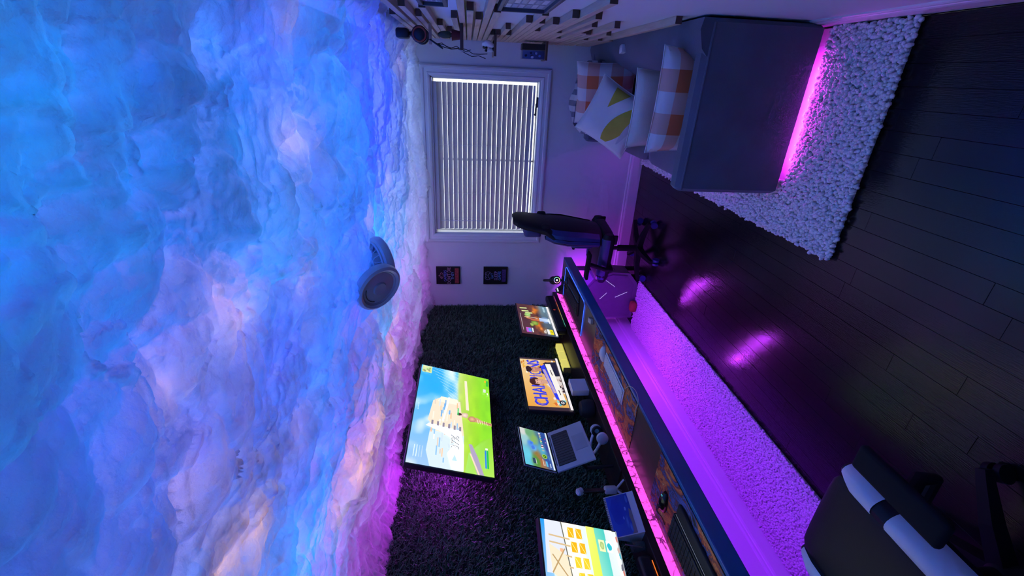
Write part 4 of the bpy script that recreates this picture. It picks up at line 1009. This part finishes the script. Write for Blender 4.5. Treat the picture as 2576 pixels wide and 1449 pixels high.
M_CHK = check_mat('orange_check', (WT,PK,OR), 5)
M_CRM = pm('cream_linen', (.68,.64,.58), .9, var=.06, bump=.15, bscale=300)
pillow('orange and white checked pillow leaning against the near sofa arm', M_CHK, .54, .37, .15, TM((-.095,2.525,.565),(.05,1,.10),(0,-.1,1)), 1)
pillow('plain cream pillow standing beside the checked one on the sofa', M_CRM, .44, .40, .13, TM((-.150,2.790,.590),(.03,1,.20),(0,0,1)), 2)
pillow('orange and white checked pillow propped at the far end of the sofa', M_CHK, .47, .46, .15, TM((-.10,3.80,.66),(-.22,-1,.34),(-.06,.2,1)), 3)
def leaf(o):
    P = Paint(.44,.44); P.z = 0
    m = pm('mustard', (.52,.42,.05), .9); 
    # mustard print shapes that follow the swollen cover
    def shp(pts, mat, nm):
        mb = MB(); n = len(pts)
        vs = []
        for (u,v) in pts:
            z = .14/2*max(0,(1-u**4)*(1-v**4))**.55*(1+.10*math.sin(3.1*u+4)*math.sin(2.7*v+4*1.7)); vs.append((u*.22*(1-.07*(1-v*v)*abs(u)**3), v*.22*(1-.07*(1-u*u)*abs(v)**3), z+.0025))
        part(nm, MB().add(vs,[tuple(range(n))]), mat, o)
    def grid(poly_fn, mat, nm, N=14):
        vs=[];fs=[]
        for i in range(N+1):
            for j in range(N+1):
                u,v = poly_fn(i/N,j/N); z = .14/2*max(0,(1-u**4)*(1-v**4))**.55*(1+.10*math.sin(3.1*u+4)*math.sin(2.7*v+4*1.7))
                vs.append((u*.22*(1-.07*(1-v*v)*abs(u)**3), v*.22*(1-.07*(1-u*u)*abs(v)**3), z+.002))
        for i in range(N):
            for j in range(N): a=i*(N+1)+j; fs.append((a,a+N+1,a+N+2,a+1))
        part(nm, MB().add(vs,fs), mat, o)
    grid(lambda s,t: (-.75+1.55*s, -.15-.45*s+.0+(t-.5)*.62*math.sin(math.pi*min(1,.08+.95*s))**.8), m, 'mustard_leaf')
    grid(lambda s,t: (.25+.70*s, .30-.2*s+(t-.5)*.55*s), m, 'mustard_leaf')
    grid(lambda s,t: (-.6+1.2*s, -.62-.18*s+(t-.5)*.22*math.sin(math.pi*(.05+.9*s))), pm('pale_grey_print',(.52,.50,.52),.9), 'grey_leaf')
pillow('white pillow with mustard yellow leaf shapes in front of the far checked pillow', pm('white_linen',(.74,.72,.68),.9,var=.05,bump=.12,bscale=300), .44, .44, .14, TM((-.255,3.47,.665),(-.10,-.85,.55),(.48,.35,.9)), 4, leaf)
def blanket():
    m = check_mat('grey_plaid', ((.62,.60,.62),(.20,.20,.26),(.05,.05,.08)), 13, (0,2))
    o = thing('plaid_blanket', 'grey and white plaid blanket bunched in the far corner of the sofa', 'blanket', (-.15,4.08,.40))
    n, k = 30, 22; rr = []
    for i in range(n):
        u = i/(n-1); r0 = .19*math.sin(math.pi*(.08+.86*u))**.5
        rr.append([Vector(((u-.5)*.58, r0*(.78+.12*math.sin(5*a+7*u)+.06*math.sin(11*a+3*u))*math.cos(a),   .235+ r0*(1.2+.12*math.sin(4*a+9*u)+.06*math.sin(9*a-5*u))*math.sin(a))) for a in [2*math.pi*j/k for j in range(k)]])
    part('fold', MB().ring(rr), m, o, True)
    rr2 = [[Vector(((u-.5)*.46-.05, -.10+.05*math.sin(7*u)+(.10)*math.cos(a)*(.8+.2*math.sin(6*a)), .09+.085*math.sin(a)*(.9+.15*math.sin(5*a+6*u)))) for a in [2*math.pi*j/k for j in range(k)]] for u in np.linspace(0,1,20)]
    part('fold', MB().ring(rr2), m, o, True)
blanket()

# ================================================================ GAMING CHAIRS
M_CHB = pm('chair_black', (.007,.007,.009), .6, spec=.2)
def gaming_chair(label, loc, rz, m_main, m_acc, m_rim, seat_acc, arm_y=.30, arm_z=.665):
    t = thing('gaming_chair', label, 'chair', loc, rz)
    part('hub', MB().lathe([(.045,.060),(.050,.075),(.045,.115),(.028,.13)],20), M_CHB, t, True)
    for k in range(5):
        a = 2*math.pi*k/5+.35; c, s = math.cos(a), math.sin(a)
        lg = MB(); rr = []
        for r,w,h,z in ((.03,.030,.026,.095),(.15,.025,.022,.098),(.27,.020,.016,.086),(.315,.018,.013,.080)):
            rr.append([Vector((c*r-s*y, s*r+c*y, z+zz)) for y,zz in ((-w,-h),(w,-h),(w*.8,h),(-w*.8,h))])
        l = part('leg', lg.ring(rr), M_CHB, t)
        cs = MB(); 
        for d in (-.018,.018): cs.cyl((c*.30-s*(d-.010),s*.30+c*(d-.010),.032),(c*.30-s*(d+.010),s*.30+c*(d+.010),.032),.031,n=16)
        cs.cyl((c*.30,s*.30,.03),(c*.30,s*.30,.085),.009)
        part('caster', cs, m_rim, l, True)
    part('gas_lift', MB().cyl((0,0,.12),(0,0,.30),.030).cyl((0,0,.30),(0,0,.41),.018), M_CHB, t, True)
    part('tilt_plate', MB().box((-.01,0,.415),(.24,.20,.035),bev=.006).cyl((0,-.10,.41),(.02,-.24,.40),.007), M_CHB, t)
    part('seat', cushion_block((.015,0,.475),(.50,.38,.10),.012), m_main, t, True)
    for sgn in (-1,1):
        rr = []
        for k in range(14):
            u = k/13; x = -.24+.50*u; ez = min(1,(1-u)*5+.25)**.5*min(1,u*6+.4)**.5
            rr.append([Vector((x, sgn*(.205+.045*math.cos(a)*ez), .480+.062*math.sin(a)*ez)) for a in [2*math.pi*j/12 for j in range(12)]])
        b = part('seat_bolster', MB().ring(rr), m_main, t, True)
        for x0_, x1_ in seat_acc:
            r2 = []
            for k in range(8):
                x = x0_+(x1_-x0_)*k/7; u = (x+.24)/.50; ez = min(1,(1-u)*5+.25)**.5*min(1,u*6+.4)**.5
                r2.append([Vector((x, sgn*(.205+(.047)*math.cos(a)*ez), .480+.064*math.sin(a)*ez)) for a in [(-.04+.72*j/8)*math.pi for j in range(9)]])
            part('accent_panel', MB().ring(r2, close=False, cap=False), m_acc, b, True)
    # backrest: racing shell in rows
    rows = [(.46,.20,.060),(.56,.225,.085),(.70,.245,.095),(.86,.275,.100),(.98,.265,.090),(1.06,.205,.080),(1.14,.175,.078),(1.24,.165,.072),(1.31,.140,.060),(1.345,.090,.040)]
    bx = lambda z: -.185-.115*(z-.46)-.05*max(0,z-1.0)
    rr = []; K = 20
    for z,w,th in rows:
        ring = []
        for j in range(K):
            a = 2*math.pi*j/K; y = w*math.copysign(abs(math.cos(a))**.55, math.cos(a)); q = math.sin(a); xx = th/2*math.copysign(abs(q)**.7,q)
            xx += .055*(abs(y)/w)**2.2*(1 if z < 1.03 else .35)      # wings curl forward
            ring.append(Vector((bx(z)+xx, y, z)))
        rr.append(ring)
    back = part('backrest', MB().ring(rr), m_main, t, True)
    for sgn in (-1,1):
        wing = []
        for z,w,th in rows[1:6]:
            wing.append([Vector((bx(z)+xo+.055*(abs(y)/w)**2.2, sgn*y, z)) for y,xo in ((w*.70,-th/2-.004),(w*.92,-th/2+.004),(w+.004,0),(w*.90,th/2),(w*.66,th/2+.004))])
        part('wing_panel', MB().ring(wing, close=False, cap=False), m_acc, back, True)
        part('dark_inset', MB().box((bx(1.06)+.0,sgn*.150,1.06),(.095,.055,.085),rot=(0,0,sgn*.2),bev=.02), pm('slot_dark',(.003,.003,.004),.8), back, True)  # near-black inset stands in for the dark of an open shoulder hole
    part('head_pillow', cushion_block((bx(1.17)+.065,0,1.165),(.085,.27,.15),.012), m_acc, t, True)
    part('lumbar_pillow', cushion_block((bx(.70)+.090,0,.70),(.10,.34,.20),.014), m_acc, t, True)
    for sgn in (-1,1):
        ar = part('armrest', MB().tube([(.075,sgn*.20,.425),(.08,sgn*(arm_y-.015),.43),(.07,sgn*arm_y,.50),(.02,sgn*arm_y,arm_z-.02)],[.018,.018,.020,.020],10), M_CHB, t, True)
        part('arm_pad', MB().box((.03,sgn*arm_y,arm_z),(.27,.085,.028),bev=.012,seg=3), pm('arm_pad_rubber',(.008,.008,.009),.8,spec=.2), ar, True)
    for sgn in (-1,1): part('recliner_bracket', MB().box((-.19,sgn*.215,.455),(.09,.02,.11),bev=.008), M_CHB, t)
    return t
M_PU = pm('black_leatherette', (.007,.007,.010), .50, var=.15, bump=.06, bscale=250, spec=.25)
M_PUB = pm('blue_leatherette', (.02,.045,.17), .42, var=.15)
M_PUW = pm('white_leatherette', (.70,.70,.74), .45, var=.04)
gaming_chair('black and blue gaming chair at the far end of the desk below the window', (-1.47,3.93,0), math.pi-.12, M_PU, M_PUB, pm('blue_caster',(.03,.05,.22),.4), [(-.20,.22)])
gaming_chair('black and white gaming chair in the foreground beside the desk', (-1.335,.70,0), R90, M_PU, M_PUW, M_CHB, [(-.20,.055),(.105,.25)], .37, .60)

# ================================================================ COMPUTER TOWER
def tower():
    M_CASE = pm('grey_case', (.16,.16,.18), .38, var=.08)
    t = thing('computer_tower', 'angular grey computer tower on the floor under the far end of the desk', 'computer', (-2.02,4.06,0))
    pr = [(-.25,.03),(-.14,.03),(-.10,.0),(.10,.0),(.16,.03),(.265,.12),(.275,.30),(.20,.49),(.12,.55),(-.25,.55)]
    Mx = Matrix(((1,0,0,0),(0,0,-1,0),(0,1,0,0),(0,0,0,1)))
    part('body', MB().prism(pr,-.10,.10,Mx), M_CASE, t)
    inn = [(x*.90+.002,(z-.28)*.90+.285) for x,z in pr if z > .02]
    part('side_panel', MB().prism(inn,.100,.108,Mx), pm('side_panel',(.13,.13,.15),.35), t)
    wl = em('tower_lines',(.55,.45,.9),.9)
    for a,b in (((-.02,.40),(.05,.335)),((.12,.26),(.19,.36)),((.0,.24),(.06,.12))):
        part('light_line', MB().tube([(a[0],-.110,a[1]),(b[0],-.110,b[1])],.0022,6), wl, t)
    part('front_ring', MB().torus(.07,.006,28,6,Matrix.Translation((.262,0,.33)) @ Matrix.Rotation(R90-.12,4,'Y'),1.0), M_BLACK, t)
    for fx in (-.18,.16):
        for fy in (-.07,.07): part('foot', MB().cyl((fx,fy,0),(fx,fy,.034),.018), M_BLACK, t)
    o = thing('orange_pouch', 'small orange red pouch on the floor beside the computer tower', 'pouch', (-2.10,3.895,.026))
    part('bag', cushion_block((0,0,.03),(.10,.06,.055),.012,6), pm('orange_cloth',(.30,.08,.03),.8), o, True); part('tie', MB().torus(.014,.004,14,6,Matrix.Translation((0,0,.062))), M_BLACK, o)
tower()

# ================================================================ RIGHT WALL: SLATS, SHELVES, FRAMES
def slat_wall():
    ends = [(2.217,2.176),(2.216,2.03),(2.222,1.945),(2.554,2.116),(2.566,1.993),(2.96,2.174),(2.972,1.912),(2.553,1.82),(3.385,1.873),(2.224,1.742),(2.553,1.699),(2.236,1.624),(3.418,1.551),(2.977,1.52),(3.403,1.456),(2.559,1.446),(2.243,1.413),(2.997,1.339),(2.571,1.322),(2.259,1.293),(3.432,1.126),(1.80,1.235),(2.256,1.172),(2.588,1.108),(3.028,1.025),(3.43,.942),(3.013,.902),(3.434,.841),(2.257,.80),
            (1.55,2.214),(1.55,2.078),(1.40,1.781),(1.45,1.662),(2.97,2.255),(3.43,1.585),(2.57,1.375),(2.97,1.075),(2.58,.985),(3.03,1.205),(3.43,.765)]
    ends = [(a*1.075, 1.75+(b-1.75)*1.075) for a, b in ends]      # wall sits behind the strips
    ends.sort(key=lambda e: e[1]); zs = [e[1] for e in ends]
    for it in range(200):
        for i in range(len(zs)-1):
            g = zs[i+1]-zs[i]
            if g < .037: d = (.037-g)/2; zs[i] -= d; zs[i+1] += d
    t = thing('slat_wall', 'pine slat feature of uneven horizontal strips on the right wall above the sofa', 'wall slats', (XR,3.4,1.5))
    y1 = YF-.004; cache = {}
    for (ye,_), z in zip(ends, zs):
        L = round(y1-ye,2)
        if L not in cache:
            cache[L] = MB().box((-.018,0,0),(.036,L,.033),bev=.0015,seg=1).mesh('slat')
        s = link('slat', cache[L], M_SLAT, t); s.location = (0, (y1-L/2)-3.4, z-1.5)
        e = part('end_grain', MB().box((-.018,-L/2-.0008,0),(.0345,.0016,.0315)), M_SLATE, s)
    # three little shelf boards
    M_SHELF = pm('shelf_pine', (.30,.19,.13), .6, var=.25, stretch=(6,.6,6), scale=12)
    def shelf(label, y0, y1_, z, d=.14):
        s = thing('wall_shelf', label, 'shelf', (XR-.036,(y0+y1_)/2,z-.018))
        part('board', MB().box((-d/2,0,.009),(d,y1_-y0,.018),bev=.0015,seg=1), M_SHELF, s)
        part('end_grain', MB().box((-d/2,-(y1_-y0)/2-.0008,.009),(d-.002,.0016,.0165)), M_SLATE, s)
        part('lit_tip', MB().box((-d-.002,-(y1_-y0)/2+.006,.009),(.006,.014,.02),bev=.002), M_WHITE, s)  # white tip painted in for light catching the shelf end
    shelf('uppermost small wooden shelf on the slat wall, holding the red pot', 2.97, 3.21, 1.798)
    shelf('middle small wooden shelf on the slat wall, holding a white game controller', 3.66, 3.93, 1.563)
    shelf('lowest small wooden shelf on the slat wall, holding a boxed toy', 4.03, 4.26, 1.124)
    # pot with plant
    p = thing('potted_plant', 'small dark red pot with a dull green plant on the uppermost wall shelf', 'plant', (XR-.095,3.035,1.798))
    part('pot', MB().lathe([(.022,0),(.030,.045),(.032,.05),(.028,.05)],18), pm('red_clay',(.16,.025,.03),.5), p, True)
    part('plant', MB().ell((0,0,.088),(.020,.020,.045),14,10), pm('cactus_green',(.06,.075,.045),.7,bump=.4,bscale=90), p, True)
    # black headset hung on a peg, red accents
    h = thing('hanging_headset', 'black headset with red accents and loose cables hung high on the slat wall', 'headset', (XR-.04,3.05,1.975))
    part('peg', MB().box((-.055,0,.0),(.11,.018,.018),bev=.002), M_SLAT, h)
    part('headband', MB().tube([(-.06+.0*k,.01+.075*math.cos(math.pi*k/12),.02+.10*math.sin(math.pi*k/12)) for k in range(13)],.012,8), M_BLACK, h, True)
    for s in (-1,1):
        e = part('ear_cup', MB().lathe([(.028,-.02),(.045,-.014),(.046,.012),(.03,.022)],20,Matrix.Translation((-.065,s*.075,.055)) @ Matrix.Rotation(-s*R90,4,'X')), M_BLACK, h, True)
        part('accent_ring', MB().torus(.036,.005,20,6,Matrix.Translation((-.065,s*.097,.055)) @ Matrix.Rotation(R90,4,'X')), pm('red_accent',(.40,.06,.03),.4), e, True)
    part('visor', MB().box((-.06,.0,.16),(.055,.10,.075),bev=.014), M_BLACK, h, True)
    import random as rd
    for k,(dz,dx) in enumerate(((-.20,-.03),(-.30,-.05),(-.29,-.07))):
        pts = [(-.08,-.03,.02),(-.105,-.02,-.04)]
        for i in range(1,8): pts.append((-.105+dx*i/7+.010*math.sin(i*1.9+k), -.02+.012*math.cos(i*1.4+k), -.04+dz*i/7))
        part('cable', MB().tube(pts,.0022,6), M_BLACK, h, True)
    part('plug', MB().tube([(-.085,-.03,.0),(-.13,-.045,-.075)],.005,8), M_BLACK, h, True)
    # white game controller
    c = thing('game_controller', 'white game controller propped on the middle wall shelf', 'controller', (XR-.105,3.72,1.563), .3)
    Mc = Matrix.Translation((0,0,.052)) @ Matrix.Rotation(.35,4,'Y')
    def tm(mb): mb.v = [tuple(Mc @ Vector(v)) for v in mb.v]; return mb
    part('shell', tm(MB().ell((0,0,.005),(.022,.055,.032),18,12).ell((.0,-.052,-.020),(.020,.022,.038),14,10,(.35,0,0)).ell((.0,.052,-.020),(.020,.022,.038),14,10,(-.35,0,0))), M_WHITE, c, True)
    for sy in (-.024,.024): part('thumb_stick', tm(MB().cyl((-.018,sy,-.006),(-.032,sy,-.006),.008,.010)), M_BLACK, c, True)
    part('touch_panel', tm(MB().box((-.021,0,.014),(.004,.042,.020),bev=.002)), M_BLACK, c)
    part('stand', MB().tube([(.03,-.02,0),(.0,-.01,.012),(-.03,-.02,0)],.004,6).tube([(.03,.02,0),(.0,.01,.012),(-.03,.02,0)],.004,6), M_BLACK, c)
    # boxed toy
    b = thing('boxed_toy', 'tall boxed toy with clear front and blue print on the lowest wall shelf', 'box', (XR-.115,4.11,1.124))
    part('back_card', MB().box((.035,0,.095),(.045,.12,.19),bev=.002), M_BLACK, b)
    part('window_box', MB().box((-.022,0,.095),(.066,.115,.185),bev=.003), pm('clear_blister',(.45,.55,.75),.12,trans=.75,var=.05), b)
    P = Paint(.06,.18); P.grad(0,0,1,1,'2a3a70','24305c','5a78b8','3a5aa0',4)
    for k in range(7): P.blob(random.uniform(.2,.8),random.uniform(.1,.9),.15,.06,random.choice(('8aa8e0','c8d4f0','1c2448','5a88d8')))
    o = P.build('print', M_PRINT, b); o.matrix_local = Matrix.Translation((-.022,-.0595,.004)) @ Matrix.Rotation(R90,4,'X')
    # two framed collages, cut by the edge of the picture
    def wallframe(label, y0, y1_, z0, z1):
        f = thing('picture_frame', label, 'picture frame', (XR,(y0+y1_)/2,z0)); W, H = y1_-y0, z1-z0
        m = MB()
        for a,b_,c_,d in ((-W/2,W/2,0,.018),(-W/2,W/2,H-.018,H),(-W/2,-W/2+.018,0,H),(W/2-.018,W/2,0,H)): m.box((-.015,(a+b_)/2,(c_+d)/2),(.030,b_-a,d-c_),bev=.002,seg=1)
        part('moulding', m, pm('grey_frame',(.07,.07,.09),.5), f)
        part('mount', MB().box((-.008,0,H/2),(.012,W-.03,H-.03)), pm('grey_mount',(.32,.33,.38),.8), f)
        nx, nz = 4, 6
        for i in range(nx):
            for k in range(nz):
                part('photo', MB().box((-.0148,-W/2+.03+(W-.06)*(i+.5)/nx,.03+(H-.06)*(k+.5)/nz),(.0012,(W-.06)/nx*.8,(H-.06)/nz*.75)), pm('photo_%d'%((i*3+k)%4),[(.5,.52,.6),(.35,.4,.5),(.6,.6,.66),(.25,.28,.4)][(i*3+k)%4],.4,var=.5,scale=60), f)
    wallframe('grey collage frame with rows of small photos above the near end of the sofa', 1.80, 2.41, 1.38, 1.616)
    wallframe('grey collage frame hung higher, above the other collage frame', 1.80, 2.38, 1.842, 1.97)
slat_wall()

# ================================================================ POSTERS ON THE FAR WALL
def posters():
    def canvas(label, z0, z1, draw):
        x0, x1 = -2.092, -1.888; W, H = x1-x0, z1-z0
        t = thing('wall_canvas', label, 'canvas', ((x0+x1)/2, YF, z0))
        part('block', MB().box((0,-.010,H/2),(W,.020,H),bev=.001,seg=1), M_BLACK, t)
        P = Paint(W,H); P.rect(.0,.0,1,1,'07060c'); draw(P,W,H)
        o = P.build('print', M_PRINT, t); o.matrix_local = Matrix.Translation((0,-.0204,0)) @ Matrix.Rotation(R90,4,'X')
    def stroke(P, pts, w, c):
        for a,b in zip(pts, pts[1:]): P.line(a[0],a[1],b[0],b[1],w,c)
    def d1(P,W,H):
        el = [(.50+.17*math.cos(a)*(1 if abs(math.cos(a))>.3 else 1), .775+.065*math.sin(a)) for a in np.linspace(0,2*math.pi,25)]
        stroke(P, el, .005, 'c08a90'); P.blob(.42,.775,.035,.028,'c07880',jit=.03); P.blob(.58,.775,.03,.024,'7a3038',jit=.03); P.line(.50,.84,.50,.90,.008,'c8a8a8')
        P.text('GAMERS',.49,.615,.042,'7f8cf0',.85); P.text("DON'T DIE",.50,.455,.050,'d8a0b8',.80); P.text('THEY',.50,.305,.040,'8fb4f0',.95)
        P.rect(.06,.055,.94,.215,'c0504c'); P.text('RESPAWN',.50,.135,.044,'7a2a30',.86)
    def d2(P,W,H):
        pad = [(.30,.72),(.26,.82),(.32,.92),(.42,.93),(.46,.90),(.54,.90),(.58,.93),(.68,.92),(.74,.82),(.70,.72),(.64,.75),(.57,.80),(.43,.80),(.36,.75),(.30,.72)]
        stroke(P, pad, .005, 'a898c0'); P.blob(.40,.87,.03,.022,'a898c0'); P.blob(.60,.87,.03,.022,'c0b0d0'); P.line(.47,.84,.53,.84,.004,'a898c0')
        P.text('EAT',.50,.635,.040,'6fa4ec',.95); P.text('SLEEP',.50,.475,.050,'c8a0d8',.90); P.text('GAME',.50,.325,.044,'6fb0f0',.95)
        P.rect(.15,.07,.87,.235,'5a3f84'); P.text('REPEAT',.51,.152,.044,'2c1c4c',.80)
    canvas("black canvas print reading GAMERS DON'T DIE THEY RESPAWN", 1.840, 2.096, d1)
    canvas('black canvas print reading EAT SLEEP GAME REPEAT', 1.322, 1.584, d2)
posters()

# ================================================================ CEILING FAN WITH TWO HEADS
def fan():
    M_FAN = pm('white_fan_plastic', (.50,.50,.56), .3, var=.04)
    c = G(944,690,2.20); t = thing('twin_fan', 'white ceiling fan with two round caged heads hanging below the cotton cloud', 'fan', (c.x,c.y,2.20))
    top = 2.60-2.20
    part('drop_rod', MB().cyl((0,0,.02),(0,0,top),.012).lathe([(.05,top-.02),(.05,top)],18), M_FAN, t, True)
    part('motor', MB().lathe([(.02,-.035),(.048,-.02),(.052,.03),(.03,.05),(.014,.055)],22), M_FAN, t, True)
    part('control_box', MB().box((-.03,-.10,.065),(.085,.075,.055),rot=(0,.2,.5),bev=.006), M_FAN, t)
    r, d, w = _r, _d, _w
    def head(cpx, z, n, R, closed):
        q = G(*cpx, z)-Vector((c.x,c.y,2.20)); n = n.normalized(); M = TM(q, n, (0,.3,1))
        h = part('head_ring', MB().torus(R,.016,44,8,M,1.5), M_FAN, t, True)
        part('arm', MB().tube([(0,0,0),tuple(q*.6+Vector((0,0,.03))),tuple(q-n*.03)],.012,8), M_FAN, t, True)
        if closed:
            part('front_plate', MB().lathe([(.0005,.020),(R*.30,.022),(R*.34,.014),(R*.80,.010),(R*.86,.016),(R*.97,.006),(R*.97,-.004),(.0005,-.006)],40,M), pm('fan_plate',(.36,.36,.42),.22,var=.04), h, True)
            for k in range(9):
                a = 1.0+k*.16; part('vent_slot', MB().box((0,0,0),(.003,.014,.002)).add([],[]), M_BLACK, h).matrix_local = M @ Matrix.Translation((R*.70*math.cos(a),R*.70*math.sin(a),.0125)) @ Matrix.Rotation(a,4,'Z')
        else:
            part('rear_shell', MB().lathe([(R,-.004),(R*1.0,-.030),(R*.92,-.034),(R*.92,-.006)],40,M,cap=False), M_FAN, h, True)
            part('hub', MB().lathe([(.035,-.05),(.042,-.03),(.040,.02),(.02,.03)],20,M), M_FAN, h, True)
            for k in range(16):
                a = 2*math.pi*k/16; part('rib', MB().tube([(.035*math.cos(a),.035*math.sin(a),-.045),(R*.6*math.cos(a),R*.6*math.sin(a),-.048),(R*.97*math.cos(a),R*.97*math.sin(a),-.018)],.0024,5), M_FAN, h).matrix_local = M
            for k in range(5):
                a0 = 2*math.pi*k/5; bl = MB(); rr = []
                for u in (.2,.5,.92): rr.append([Vector((R*u*math.cos(a0+da), R*u*math.sin(a0+da), .012*da/.35+zz)) for da,zz in ((-.35,.002),(.35,.002),(.35,-.002),(-.35,-.002))])
                part('blade', bl.ring(rr), pm('fan_blade',(.26,.27,.33),.35), h).matrix_local = M
    head((950,722), 2.155, (-.51*r+.75*d-.42*w), .100, True)
    head((958,655), 2.175, (.30*r+.75*d+.55*w), .104, False)
fan()
